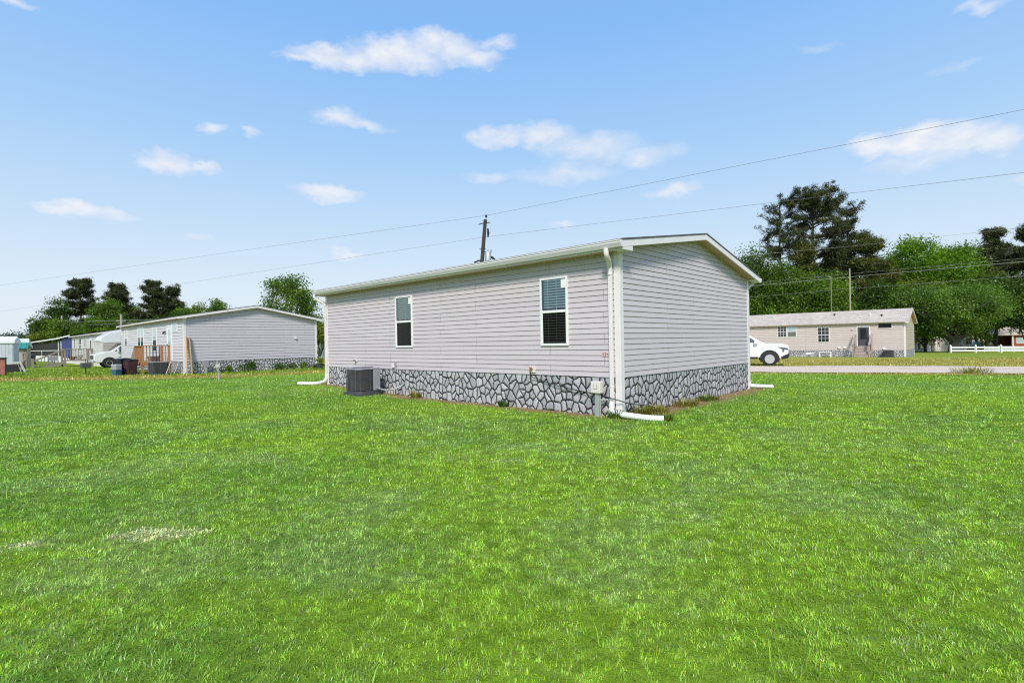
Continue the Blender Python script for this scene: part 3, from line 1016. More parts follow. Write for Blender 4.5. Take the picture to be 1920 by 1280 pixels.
def curved_pipe(name, pts, r, mat_, parent, ridged=False, n=12, rough=12):
    """a pipe through control points (Catmull-Rom); ridged makes it corrugated"""
    P_ = [Vector(q) for q in pts]
    P_ = [P_[0] * 2 - P_[1]] + P_ + [P_[-1] * 2 - P_[-2]]
    path = []
    for i in range(1, len(P_) - 2):
        for k in range(rough):
            t_ = k / rough
            a, b, c_, d = P_[i - 1], P_[i], P_[i + 1], P_[i + 2]
            path.append(0.5 * ((2 * b) + (c_ - a) * t_ + (2 * a - 5 * b + 4 * c_ - d) * t_ ** 2 + (3 * b - a - 3 * c_ + d) * t_ ** 3))
    path.append(P_[-2])
    if ridged:
        fine = []
        for i in range(len(path) - 1):
            seg = (path[i + 1] - path[i]).length
            k = max(1, int(seg / 0.0125))
            fine += [path[i].lerp(path[i + 1], j / k) for j in range(k)]
        path = fine + [path[-1]]
        rs = [r * (1.0 if i % 2 else 0.90) for i in range(len(path))]
    else:
        rs = r
    return MB().tube(path, rs, n).build(name, mat_, parent, smooth=not ridged)


# near downspout, its elbow from the gutter and the corrugated outlet on the lawn
d1 = downspout(MAIN, None, -0.165, -0.028, 2.86, 0.17, None)
curved_pipe('elbow', [(-0.065, -0.34, 3.20), (-0.065, -0.325, 3.08), (-0.10, -0.20, 2.99), (-0.15, -0.09, 2.91), (-0.16, -0.060, 2.82), (-0.165, -0.056, 2.74)], 0.048, M_WHITE, d1)
wl = lambda v: MAIN_INV @ v
MAIN_INV = (Matrix.Translation((A0[0], A0[1], 0)) @ Matrix.Rotation(HROT, 4, 'Z')).inverted()
e0 = wl(gnd(1185, 789)); e1 = wl(gnd(1245, 791))
curved_pipe('outlet_hose', [(-0.165, -0.06, 0.30), (-0.165, -0.075, 0.18), (-0.10, -0.14, 0.10), (e0.x - 0.05, e0.y + 0.1, 0.075), ((e0.x + e1.x) / 2, (e0.y + e1.y) / 2, 0.065), (e1.x, e1.y, 0.06)],
            0.058, M_WHITE2, d1, ridged=True, n=14)
# far-left downspout at the other end of the long wall
d2 = downspout(MAIN, None, -HL + 0.02, -0.028, 2.90, 0.42, None)
curved_pipe('elbow', [(-HL - 0.17, -0.345, 3.21), (-HL - 0.165, -0.335, 3.10), (-HL - 0.11, -0.22, 3.0), (-HL - 0.01, -0.10, 2.92), (-HL + 0.02, -0.056, 2.82)], 0.048, M_WHITE, d2)
e1 = wl(gnd(559, 722))
curved_pipe('outlet_hose', [(-HL + 0.02, -0.055, 0.50), (-HL + 0.02, -0.06, 0.36), (-HL + 0.0, -0.16, 0.25), (-HL - 0.03, -0.45, 0.215), (e1.x, e1.y, 0.06 + tz(*gnd(559, 722)[:2]))],
            0.055, M_WHITE2, d2)
# downspout behind the far right corner and its outlet
d3 = MB().box(-0.06, 0.016, HW + 0.027, HW + 0.082, 0.12, 2.95).build('downspout', M_WHITE, MAIN, bevel=0.006, segs=1)
curved_pipe('elbow', [(0.05, HW + 0.345, 3.21), (0.04, HW + 0.32, 3.08), (0.0, HW + 0.17, 2.99), (-0.022, HW + 0.06, 2.90), (-0.022, HW + 0.055, 2.8)], 0.046, M_WHITE, d3)
e1 = wl(gnd(1449, 728))
curved_pipe('outlet_hose', [(-0.022, HW + 0.055, 0.2), (0.0, HW + 0.06, 0.11), (0.15, HW + 0.12, 0.085), (e1.x, e1.y, 0.055)], 0.055, M_WHITE2, d3, ridged=True)

# small fittings on the long wall
fx = MB().box(-9.62, -9.50, -0.05, -0.012, 0.95, 1.06).build('vent_cover', M_CREAM, MAIN, bevel=0.008)
MB().tube([(-9.56, -0.05, 1.0), (-9.56, -0.12, 0.985)], 0.03, 10).build('pipe_stub', M_METAL, fx)
fx = MB().box(-7.56, -7.44, -0.06, -0.012, 0.80, 0.92).build('outlet_box', M_CREAM, MAIN, bevel=0.008)
MB().tube([(-7.40, -0.035, 0.97), (-7.40, -0.035, 0.70)], 0.028, 8).build('conduit', M_METAL, fx)
fx = MB().box(-2.28, -2.12, -0.045, -0.012, 0.80, 0.96).build('tap_plate', M_CREAM, MAIN, bevel=0.006)
MB().tube([(-2.20, -0.045, 0.88), (-2.20, -0.10, 0.875), (-2.20, -0.115, 0.84)], [0.018, 0.02, 0.016], 8).build('tap', mat('brass', (0.30, 0.12, 0.06), 0.4, 0.6), fx)
MB().tube([(-2.20, -0.10, 0.90), (-2.20, -0.10, 0.925)], [0.03, 0.03], 10).build('tap_handle', M_RED, fx)
# printed tag on the siding by the downspout: a red outline box with a dart on pale pink
fx = MB().box(-0.405, -0.255, -0.022, -0.0185, 1.165, 1.255).build('warning_tag', mat('pink_label', (0.72, 0.52, 0.55), 0.5), MAIN)
pr_ = MB()
for (xa, xb, za, zb) in ((-0.385, -0.30, 1.225, 1.235), (-0.385, -0.30, 1.180, 1.192), (-0.385, -0.365, 1.192, 1.225), (-0.32, -0.30, 1.192, 1.225)):
    pr_.box(xa, xb, -0.0235, -0.0222, za, zb)
pr_.prism([(-0.285, 1.185), (-0.262, 1.21), (-0.285, 1.235)], 1, -0.0235, -0.0222)
pr_.build('printed_mark', M_RED, fx)

# black hose hung along the skirting from the tap
ph = [(-2.20, -0.115, 0.83), (-2.18, -0.08, 0.72), (-2.05, -0.035, 0.66), (-1.6, -0.05, 0.565), (-1.1, -0.06, 0.49), (-0.6, -0.07, 0.43), (-0.25, -0.11, 0.385), (0.03, -0.10, 0.33), (0.12, 0.12, 0.26), (0.10, 0.7, 0.17), (0.12, 1.2, 0.07)]
hose = curved_pipe('garden_hose', [hloc(A0, *q) for q in ph], 0.010, M_HOSE, None, n=8)
tag(hose, 'thin dark hose running along the stone skirting round the corner', 'hose')

# electricity pedestal beside the near downspout
ped = thing('meter_pedestal', 'small pale meter box on a grey post before the stone skirting', 'meter box', hloc(A0, -0.45, -0.13, 0), HROT)
MB().box(-0.045, 0.045, -0.03, 0.05, -0.1, 0.47).box(0.05, 0.075, -0.02, 0.01, -0.1, 0.42).build('post', M_GALV, ped, bevel=0.006, segs=1)
bx = MB().box(-0.11, 0.11, -0.075, 0.06, 0.455, 0.685).build('box', M_CREAM, ped, bevel=0.012)
lc = MB()
for q in ((-0.05, -0.04, 0.55, 0.63), (0.03, 0.04, 0.53, 0.63), (-0.04, 0.03, 0.535, 0.545)):
    lc.box(q[0], q[1], -0.0775, -0.0755, q[2], q[3])
lc.build('latch', M_METAL, bx)
MB().tube([(0.07, 0.03, 0.32), (0.2, 0.05, 0.33), (0.28, 0.09, 0.35)], 0.02, 8).build('conduit', M_GALV, ped)


# ------------------------------------------------------------------ condenser units
def condenser(label, loc, rz, w, d, hgt, group='outdoor condenser units', r=0.16):
    t_ = thing('condenser_unit', label, 'air conditioner', loc, rz, group)

    def rr(w_, d_, rad, k=5):
        pts = []
        for (cx, cy, a0) in ((w_ / 2 - rad, d_ / 2 - rad, 0), (-w_ / 2 + rad, d_ / 2 - rad, PI / 2), (-w_ / 2 + rad, -d_ / 2 + rad, PI), (w_ / 2 - rad, -d_ / 2 + rad, 1.5 * PI)):
            for i in range(k + 1):
                a = a0 + PI / 2 * i / k
                pts.append((cx + rad * math.cos(a), cy + rad * math.sin(a)))
        return pts
    MB().prism(rr(w + 0.08, d + 0.08, r * 0.7), 2, -0.1, 0.05).build('pad', M_DGREY, t_)
    MB().prism(rr(w, d, r), 2, 0.05, 0.10).build('base_pan', M_DGREY, t_)
    MB().prism(rr(w - 0.06, d - 0.06, r - 0.02), 2, 0.09, hgt - 0.04).build('coil', M_DARK, t_)
    lv = MB()
    z = 0.125
    while z < hgt - 0.06:
        lv.prism(rr(w - 0.01, d - 0.01, r), 2, z, z + 0.011)
        z += 0.028
    gs = lv
    ring = rr(w, d, r)
    for i in range(0, len(ring), 3):
        q = ring[i]
        gs.box(q[0] - 0.005, q[0] + 0.005, q[1] - 0.005, q[1] + 0.005, 0.1, hgt - 0.04)
    for q in ((0, -d / 2), (0, d / 2), (-w / 2, 0), (w / 2, 0)):
        gs.box(q[0] - 0.005, q[0] + 0.005, q[1] - 0.005, q[1] + 0.005, 0.1, hgt - 0.04)
    gs.build('louver', M_ACL, t_)
    MB().prism(rr(w + 0.02, d + 0.02, r + 0.01), 2, hgt - 0.045, hgt).build('top_cover', M_ACP, t_, bevel=0.012)
    fg = MB()
    for k in range(5):
        rad = 0.06 + 0.06 * k
        pts = [(rad * math.cos(a), rad * math.sin(a), hgt + 0.008) for a in np.linspace(0, 2 * PI, 25)]
        fg.tube(pts, 0.006, 5, caps=False)
    fg.lathe([(0.09, hgt), (0.09, hgt + 0.02), (0.0, hgt + 0.022)], 16)
    fg.build('fan_grille', M_DGREY, t_)
    MB().box(w / 2 - 0.05, w / 2 + 0.014, 0.10, d / 2 - 0.05, 0.10, hgt - 0.045).build('service_panel', M_ACP, t_, bevel=0.015)
    return t_


ac = condenser('grey condenser unit standing before the foreground house wall', hloc(A0, -8.12, -0.66, 0.02), HROT, 0.80, 0.74, 0.74)
ac.location.z = tz(ac.location.x, ac.location.y) + 0.02
lz = ac.location.z
ln_ = curved_pipe('refrigerant_line', [hloc(A0, -7.93, -0.55, lz + 0.28), hloc(A0, -7.75, -0.5, lz + 0.20), hloc(A0, -7.45, -0.4, lz + 0.12), hloc(A0, -7.2, -0.2, lz + 0.14), hloc(A0, -7.1, 0.0, lz + 0.24)], 0.022, M_METAL, None, n=8)
tag(ln_, 'bent pipe from the foreground condenser into the skirting', 'pipe')

# ------------------------------------------------------------------ neighbouring houses
LP = (-18.4, 29.2)
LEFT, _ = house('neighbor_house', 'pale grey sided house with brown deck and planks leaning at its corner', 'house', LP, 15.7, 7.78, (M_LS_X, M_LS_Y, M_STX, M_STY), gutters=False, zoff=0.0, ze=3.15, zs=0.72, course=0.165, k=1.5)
add_window(LEFT, -14.5, 1.72, 0.75, 1.15, glass_up=mat('closed_blind', (0.55, 0.55, 0.55), 0.6), glass_lo=M_GLD, slats=False)
add_window(LEFT, -10.55, 1.62, 0.85, 1.35, glass_up=M_GLP, glass_lo=M_GLD, slats=False)
add_window(LEFT, -9.72, 1.62, 0.85, 1.35, glass_up=M_GLP, glass_lo=M_GLD, slats=False)
add_window(LEFT, -6.55, 1.28, 0.95, 1.55, glass_up=M_GLP, glass_lo=M_GLD, slats=False)
add_window(LEFT, -2.15, 2.42, 1.05, 0.52, style='fixed', glass_up=M_GLP, slats=False)
MB().box(-3.75, -3.55, -0.10, -0.017, 2.42, 2.50).box(-3.70, -3.60, -0.16, -0.10, 2.36, 2.47).build('wall_lamp', M_BLACK, LEFT)


def door(h, x, z0, w, hh, mat_, glass=None, face=0.0):
    dr = MB().box(x, x + w, -0.035 - face, -0.017 - face, z0, z0 + hh).build('door', mat_, h, bevel=0.003, segs=1)
    MB().box(x - 0.08, x, -0.05 - face, -0.01, z0, z0 + hh + 0.08).box(x + w, x + w + 0.08, -0.05 - face, -0.01, z0, z0 + hh + 0.08).box(x, x + w, -0.049 - face, -0.01, z0 + hh, z0 + hh + 0.08).build('door_frame', M_WHITE2, dr)
    MB().tube([(x + 0.08, -0.035, z0 + 0.95), (x + 0.08, -0.09, z0 + 0.95)], 0.03, 8).build('handle', M_BLACK, dr)
    if glass:
        MB().box(x + w * 0.22, x + w * 0.78, -0.04 - face, -0.0355 - face, z0 + hh * 0.45, z0 + hh * 0.93).build('pane', glass, dr)
    return dr


door(LEFT, -3.15, 0.75, 0.9, 2.02, M_WHITE2, M_GLP)
# satellite plate on the end wall
MB().tube([(0.02, 6.3, 2.02), (0.12, 6.32, 2.02)], [0.05, 0.09], 10).build('wall_vent', M_WHITE2, LEFT)

WP = (-35.6, 45.2)
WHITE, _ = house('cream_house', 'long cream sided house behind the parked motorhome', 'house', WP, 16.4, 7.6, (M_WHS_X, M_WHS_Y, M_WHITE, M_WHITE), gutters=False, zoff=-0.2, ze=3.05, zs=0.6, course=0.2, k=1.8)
add_window(WHITE, -14.9, 1.9, 0.7, 0.95, style='fixed', glass_up=M_GLD, slats=False)
add_window(WHITE, -11.9, 1.55, 0.75, 1.3, glass_up=M_GLD, glass_lo=M_GLD, slats=False)
add_window(WHITE, -11.1, 1.55, 0.75, 1.3, glass_up=M_GLD, glass_lo=M_GLD, slats=False)
add_window(WHITE, -8.5, 1.9, 0.7, 0.95, style='fixed', glass_up=M_GLD, slats=False)
door(WHITE, -5.6, 0.75, 0.9, 1.95, M_WHITE2, M_GLD)

# porch house with blue siding, further along
BP = at(137, 660, 58)
bl = thing('porch_house', 'low house with dark open porch and bright blue siding', 'house', (BP.x, BP.y, 0), 0)
v0, v1 = Vector((0, 0, 0)), at(52, 660, 78) - BP
v1.z = 0
BL_L = v1.length
bl.rotation_euler[2] = math.atan2(-v1.y, -v1.x)          # local x = 0 at the near end, negative to the far end
W_ = 6.0
pw = 6.2
siding('wall', 'front', -pw, 0, 0.6, 2.85, 0.0, M_BLU_X, bl)
siding('wall', 'right', 0.0, W_, 0.6, 2.85, 0.0, M_BLU_Y, bl)
MB().box(-BL_L, -pw, 2.2, 2.35, 0.5, 2.6).build('wall', mat('porch_wall', (0.055, 0.042, 0.05), 0.8, var=0.3), bl)  # back wall coloured near black to paint in the porch shade
MB().box(-BL_L, 0, W_ - 0.1, W_, 0.3, 2.6).build('wall', M_WHITE2, bl)
MB().box(-BL_L - 0.02, -BL_L + 0.1, 0, W_ - 0.12, 0.3, 2.45).build('wall', M_WHITE2, bl)
MB().box(-BL_L + 0.12, -pw - 0.02, 0.06, 2.19, 0.3, 0.62).build('porch_floor', M_WHITE2, bl)
MB().box(-pw, 0, 0.02, 0.05, -0.1, 0.6).build('skirting', M_WHITE2, bl)
MB().box(-BL_L + 0.12, -pw - 0.02, -0.02, 0.05, 0.05, 0.78).build('porch_apron', M_WHITE2, bl)
for xx in (-pw - 0.1, -pw - 1.6, -BL_L + 0.9):
    MB().box(xx - 0.09, xx + 0.09, -0.06, 0.0, 0.0, 2.6).build('porch_post', M_WHITE2, bl)
M_SCR = mat('shaded_porch_screen', (0.022, 0.018, 0.022), 0.6, var=0.3, spec=0.2)  # opaque panels whose dark colour carries the shade inside the porch
for (xa, xb) in ((-BL_L + 1.0, -BL_L * 0.62), (-BL_L * 0.62 + 0.08, -pw - 1.7), (-pw - 1.5, -pw - 0.2)):
    for (za, zb) in ((0.78, 1.42), (1.5, 2.45)):
        MB().box(xa, xb, -0.005, 0.005, za, zb).build('screen', M_SCR, bl)
rl = MB()
rl.box(-BL_L + 0.3, -pw - 1.25, -0.05, -0.01, 1.42, 1.5).box(-BL_L * 0.62, -BL_L * 0.62 + 0.08, -0.05, -0.01, 0.8, 1.42)
rl.build('porch_rail', M_WHITE2, bl)
MB().box(-pw - 4.4, -pw - 3.3, 2.17, 2.2, 0.75, 2.2).build('pane', M_GLP, bl)
MB().prism([(-BL_L - 0.4, 2.50), (-pw - 0.5, 2.80), (0.3, 3.02), (0.3, 3.16), (-pw - 0.5, 2.96), (-BL_L - 0.4, 2.66)], 1, -0.35, -0.32).build('fascia', M_WHITE2, bl)
MB().add([(-BL_L - 0.4, -0.318, 2.655), (0.3, -0.318, 3.15), (0.3, W_ / 2, 3.7), (-BL_L - 0.4, W_ / 2, 3.2), (0.3, W_ + 0.3, 3.15), (-BL_L - 0.4, W_ + 0.3, 2.655)],
         [(0, 1, 2, 3), (3, 2, 4, 5)]).build('roof', M_SHG, bl)

RP = (33.7, 44.6)
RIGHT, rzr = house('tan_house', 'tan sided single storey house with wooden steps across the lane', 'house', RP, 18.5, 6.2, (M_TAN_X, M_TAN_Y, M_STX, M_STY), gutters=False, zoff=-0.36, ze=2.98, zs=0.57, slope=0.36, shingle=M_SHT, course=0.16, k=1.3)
add_window(RIGHT, -10.15, 1.86, 0.85, 1.06, glass_up=M_GLD, glass_lo=M_GLD, cols=3, rows=4, slats=False)
add_window(RIGHT, -9.28, 1.86, 0.85, 1.06, glass_up=M_GLP, glass_lo=mat('grey_screen', (0.16, 0.16, 0.16), 0.5), cols=1, rows=1, slats=False)
add_window(RIGHT, -6.65, 1.30, 0.98, 1.42, glass_up=M_GLD, glass_lo=M_GLD, cols=3, rows=4, slats=False)
add_window(RIGHT, -1.95, 2.45, 1.05, 0.50, style='fixed', glass_up=M_GLD, slats=False)
dr = door(RIGHT, -3.45, 0.66, 0.86, 1.98, M_DGREY, M_GLD)
MB().box(-3.90, -3.78, -0.10, -0.017, 2.42, 2.54).build('wall_lamp', M_CREAM, RIGHT)
for (xx, zz) in ((-5.0, 0.72), (-4.55, 0.72), (-1.62, 0.62)):
    MB().box(xx, xx + 0.22, -0.12, -0.017, zz, zz + 0.16).build('vent_cover', M_WHITE2, RIGHT, bevel=0.02)
for (xx, yy, mm, hh) in ((-16.2, 1.6, M_BLACK, 0.16), (-13.6, 2.2, M_WHITE2, 0.22), (-12.0, 1.8, M_CREAM, 0.12), (-5.6, 1.9, M_BLACK, 0.16), (-3.6, 1.6, M_CREAM, 0.12), (-2.7, 1.4, M_WHITE2, 0.24), (-1.8, 1.2, M_BLACK, 0.16)):
    z = rzr(yy)
    MB().lathe([(0.05, -0.1), (0.05, hh * 0.6), (0.10, hh * 0.62), (0.10, hh), (0.02, hh + 0.02)], 10, (xx, yy, z)).build('roof_vent', mm, RIGHT)
cu2 = condenser('grey condenser unit set against the tan house skirting', hloc(RP, -1.15, -0.45, -0.38), HROT, 0.75, 0.7, 0.62)

# wooden steps up to the tan house door
st = thing('wooden_steps', 'grey wooden steps with two side rails at the dark door', 'steps', hloc(RP, -3.02, 0, -0.38), HROT)
for i in range(4):
    z = 0.25 * (i + 1)
    y = -1.25 + 0.28 * i
    MB().box(-0.55, 0.55, y, y + 0.32 if i < 3 else -0.03, z - 0.045, z).box(-0.55, 0.55, y + 0.02, y + 0.045, z - 0.25, z - 0.046).build('tread', M_GWOOD2, st)
for sx_ in (-0.62, 0.62):
    MB().box(sx_ - 0.045, sx_ + 0.045, -1.30, -1.21, -0.2, 1.05).box(sx_ - 0.045, sx_ + 0.045, -0.14, -0.05, -0.2, 1.95).build('rail_post', M_GWOOD2, st)
    MB().prism([(-1.35, 1.0), (-0.30, 1.88), (-0.04, 1.92), (-0.04, 2.02), (-0.34, 1.98), (-1.38, 1.11)], 0, sx_ - 0.07, sx_ + 0.07).build('handrail', M_GWOOD2, st)
    MB().prism([(-1.30, 0.0), (-0.03, 0.98), (-0.03, 0.70), (-1.0, -0.05)], 0, sx_ - 0.02, sx_ + 0.02).build('stringer', M_GWOOD2, st)
# a pale bench and bits stand at the wall
bn = thing('garden_bench', 'small pale bench beside the tan house stone skirting', 'bench', hloc(RP, -5.9, -0.6, -0.38), HROT)
MB().box(-0.55, 0.55, -0.18, 0.18, 0.42, 0.47).build('seat', M_WHITE2, bn)
for xx in (-0.45, 0.45):
    MB().box(xx - 0.04, xx + 0.04, -0.15, 0.15, -0.05, 0.42).build('leg', M_WHITE2, bn)
tr = thing('garden_cart', 'little white two wheeled cart beside the bench', 'cart', hloc(RP, -7.2, -0.6, -0.36), HROT)
MB().box(-0.3, 0.35, -0.18, 0.18, 0.18, 0.36).build('tray', M_WHITE2, tr, bevel=0.02)
for xx in (-0.35, 0.2):
    MB().lathe([(0.02, -0.03), (0.17, -0.03), (0.17, 0.03), (0.02, 0.03)], 14).build('wheel', M_GALV, tr).rotation_euler = (PI / 2, 0, 0)
for w_ in [c for c in tr.children if c.name.startswith('wheel')]:
    w_.location = (-0.35 if w_.name == 'wheel' else 0.25, -0.2, 0.13)
# ------------------------------------------------------------------ yard things round the pale grey house
dk = thing('wooden_deck', 'brown wooden deck with balusters at the pale grey house door', 'deck', hloc(LP, -3.4, -0.03, 0), HROT)
D = 1.42
MB().box(-0.85, 0.85, -D, 0.0, 0.66, 0.72).build('platform', M_DWOOD, dk)
MB().box(-0.87, 0.87, -D - 0.04, -D, 0.50, 0.70).box(0.85, 0.89, -D, 0, 0.50, 0.70).build('rim_joist', M_DWOOD, dk)
for (xx, yy) in ((0.80, -D + 0.05), (-0.80, -D + 0.05), (0.80, -0.07), (-0.8, -0.07)):
    MB().box(xx - 0.055, xx + 0.055, yy - 0.055, yy + 0.055, -0.1, 1.62).build('post', M_DWOOD, dk)
MB().box(0.72, 0.88, -D - 0.03, -0.02, 1.62, 1.66).box(-0.85, 0.72, -D - 0.03, -D + 0.11, 1.62, 1.66).build('handrail', M_DWOOD, dk)
for i in range(7):
    yy = -D + 0.22 + i * 0.155
    MB().box(0.80, 0.84, yy, yy + 0.045, 0.72, 1.62).build('baluster', M_DWOOD if i not in (2, 3, 4) else M_BLACK, dk)
for i in range(5):
    xx = -0.66 + i * 0.26
    MB().box(xx, xx + 0.11, -D + 0.02, -D + 0.05, 0.72, 1.62).build('baluster', M_DWOOD, dk)
for i in range(3):
    MB().box(-1.15 - 0.27 * i, -0.86 - 0.27 * i, -D, -0.4, 0.50 - 0.18 * i, 0.54 - 0.18 * i).build('step', M_DWOOD, dk)
MB().prism([(-0.86, 1.62), (-1.75, 0.92), (-1.75, 0.18), (-0.86, 0.66)], 1, -D - 0.02, -D + 0.02).build('stair_screen', M_GWOOD, dk)
tb = tag(MB().lathe([(0.26, 0.0), (0.33, 0.28), (0.35, 0.30), (0.30, 0.30), (0.05, 0.26)], 18).build('wash_tub', M_GALV, smooth=True), 'grey tub set on the brown deck behind the balusters', 'tub')
tb.location = hloc(LP, -3.1, -0.75, 0.73)
condenser('grey condenser unit below the brown deck', hloc(LP, -1.25, -0.95, 0.0), HROT + PI, 0.92, 0.86, 0.74)


def wheelie(label, loc, rz, body, lid, s=1.0):
    b_ = thing('trash_bin', label, 'trash bin', loc, rz, 'bins at the deck')
    vs_, n = [], 0
    m_ = MB()
    lo, hi = [(-0.22, -0.25), (0.22, -0.25), (0.22, 0.25), (-0.22, 0.25)], [(-0.29, -0.34), (0.29, -0.34), (0.29, 0.34), (-0.29, 0.34)]
    m_.add([(*q, 0.05) for q in lo] + [(*q, 0.95) for q in hi], [(0, 1, 2, 3), (7, 6, 5, 4), (0, 4, 5, 1), (1, 5, 6, 2), (2, 6, 7, 3), (3, 7, 4, 0)])
    m_.build('body', body, b_, bevel=0.03)
    MB().prism([(-0.38, 0.96), (-0.36, 1.0), (0.0, 1.06), (0.33, 1.03), (0.36, 0.96)], 0, -0.31, 0.31).build('lid', lid, b_, bevel=0.015)
    MB().tube([(-0.24, 0.39, 0.93), (0.24, 0.39, 0.93)], 0.018, 8).build('handle', body, b_)
    for xx in (-0.24, 0.24):
        w = MB().tube([(xx - 0.03, 0.27, 0.11), (xx + 0.03, 0.27, 0.11)], 0.11, 14).build('wheel', M_RUB, b_)
    b_.scale = (s, s, s)
    return b_


wheelie('black wheeled bin with closed lid left of the brown deck', hloc(LP, -3.15, -2.25, 0), HROT + 0.5, M_BLACK, M_BLACK, 0.92)
wheelie('maroon wheeled bin between the black bin and brown deck', hloc(LP, -2.75, -1.95, 0), HROT + 0.3, M_MAROON, M_BLACK, 0.85)
cl_ = thing('cooler', 'pale grey cooler box standing on a blue tub by the bins', 'cooler', hloc(LP, -2.62, -2.62, 0.33), HROT + 0.3)
MB().box(-0.24, 0.24, -0.15, 0.15, 0.0, 0.24).build('body', M_ACP, cl_, bevel=0.025)
MB().box(-0.25, 0.25, -0.16, 0.16, 0.245, 0.30).build('lid', M_SHED, cl_, bevel=0.02)
bt = thing('plastic_tub', 'dark blue plastic tub under the grey cooler box', 'tub', hloc(LP, -2.62, -2.62, 0.0), HROT + 0.3)
MB().prism([(-0.20, 0.0), (0.20, 0.0), (0.25, 0.32), (-0.25, 0.32)], 1, -0.16, 0.16).build('body', M_BLUEP, bt, bevel=0.02)
MB().box(-0.27, 0.27, -0.175, 0.175, 0.295, 0.325).build('rim', M_BLUEP, bt, bevel=0.008)
ld = thing('step_ladder', 'pale aluminium step ladder leaning by the house corner', 'ladder', hloc(LP, -0.62, -0.35, 0), HROT)
for yy in (-0.30, 0.10):
    MB().tube([(0.0, yy - 0.10, 0.0), (0.0, yy + 0.17, 0.78)], 0.02, 6).build('rail', M_GALV, ld)
for i in range(4):
    z = 0.12 + 0.17 * i
    MB().box(-0.02, 0.02, -0.40 + z * 0.35, 0.0 + z * 0.35, z, z + 0.025).build('rung', M_GALV, ld)
for (ya, yb, za, lab) in ((0.04, 0.10, 2.12, 'raw lumber plank leaning nearest the white corner trim'), (0.27, 0.25, 2.10, 'raw lumber plank leaning to the right of its twin')):
    top, bot = hloc(LP, 0.06, yb, za), hloc(LP, 0.40, ya, -0.02)
    d = (top - bot)
    q = d.to_track_quat('Z', 'Y')
    o = MB().box(-0.09, 0.09, -0.02, 0.02, 0, d.length).build('lumber_plank', M_PLANK, None, bevel=0.004, segs=1)
    o.location, o.rotation_mode = bot, 'QUATERNION'
    o.rotation_quaternion = (Matrix.Translation((0, 0, 0)) @ q.to_matrix().to_4x4() @ Matrix.Rotation(YAW + 0.6, 4, 'Z')).to_quaternion()
    tag(o, lab, 'plank', 'planks leaning at the house corner')
for (yy, z0, z1, w, lab) in ((1.0, 0.40, 0.70, 0.16, 'large grey utility box on posts before the end wall'), (1.62, 0.33, 0.52, 0.10, 'small pale utility box next to the larger grey one')):
    ub = thing('utility_box', lab, 'utility box', hloc(LP, 0.28, yy, 0), HROT, 'utility boxes at the end wall')
    MB().box(-0.05, 0.05, -w, w, z0, z1).build('box', M_ACP if w > 0.12 else M_CREAM, ub, bevel=0.01)
    MB().box(-0.03, 0.03, -0.04, 0.04, -0.1, z0).build('post', M_GALV, ub)
sp = gnd(411, 713)
tag(MB().lathe([(0.055, -0.1), (0.052, 0.32), (0.04, 0.335), (0.0, 0.34)], 10, (0, 0, 0)).build('wooden_stake', M_GWOOD2, None), 'short weathered stake standing at the edge of the lawn', 'stake').location = sp

# motorhome between the two houses
RVW = at(201, 691, 43.0)
rv = thing('motorhome', 'white motorhome with over cab bunk parked between houses', 'motorhome', (RVW.x, RVW.y, 0), math.atan2(-DR[1], -DR[0]))
body = [(-6.2, 0.55), (-1.35, 0.55), (-1.35, 2.05), (0.30, 2.0), (0.62, 2.08), (0.66, 2.25), (0.45, 2.55), (0.0, 2.85), (-0.8, 3.05), (-1.6, 3.1), (-6.2, 3.1)]
MB().prism(body, 1, -1.15, 1.15).build('coach_body', M_CARW, rv, bevel=0.05)
cab = [(-1.36, 0.45), (0.80, 0.42), (0.98, 0.55), (1.0, 0.95), (0.93, 1.10), (0.55, 1.22), (-0.15, 1.36), (-0.85, 1.98), (-1.36, 1.99)]
MB().prism(cab, 1, -0.98, 0.98).build('cab', M_CARW, rv, bevel=0.06)
for s in (-1, 1):
    y = s * 0.985
    MB().prism([(-1.30, 1.30), (-0.35, 1.32), (-0.90, 1.88), (-1.30, 1.90)], 1, min(y, y + s * 0.006), max(y, y + s * 0.006)).build('side_window', M_LAMP, rv)
    y = s * 1.155
    MB().box(-2.6, -0.75, min(y, y + s * 0.008), max(y, y + s * 0.008), 2.22, 2.62).build('bunk_window', M_LAMP, rv)
    y = s * 0.988
    MB().prism([(-1.34, 0.98), (-0.55, 0.86), (-1.34, 0.72)], 1, min(y, y + s * 0.004), max(y, y + s * 0.004)).build('stripe', M_DGREY, rv)
    MB().box(0.86, 1.0, s * 0.80 - 0.14, s * 0.80 + 0.14, 0.82, 1.04).build('headlight', M_GALV, rv, bevel=0.02)
    MB().box(-0.62, -0.50, s * 1.02 - 0.0, s * 1.02 + s * 0.22, 1.25, 1.52).build('mirror', M_CARW, rv, bevel=0.02)
    for xx in (0.0, -4.2):
        w = MB().lathe([(0.10, -0.12), (0.30, -0.12), (0.37, -0.07), (0.37, 0.07), (0.30, 0.12), (0.10, 0.12)], 22).build('wheel', M_RUB, rv)
        w.location, w.rotation_euler = (xx, s * 0.88, 0.37), (PI / 2, 0, 0)
        MB().lathe([(0.05, -0.10), (0.22, -0.125), (0.22, 0.125), (0.05, 0.10)], 18).build('rim', M_RIM, w)
    MB().prism([(0.5 * math.cos(a), 0.36 + 0.5 * math.sin(a)) for a in np.linspace(0, PI, 13)], 1, s * 0.978, s * 0.992).build('wheel_arch', M_RUB, rv)
MB().prism([(-0.17, 1.375), (-0.80, 1.955), (-0.83, 1.945), (-0.21, 1.36)], 1, -0.85, 0.85).build('windshield', M_LAMP, rv).location.x = 0.02
MB().box(0.94, 1.12, -0.98, 0.98, 0.42, 0.60).build('bumper', M_RIM, rv, bevel=0.03)
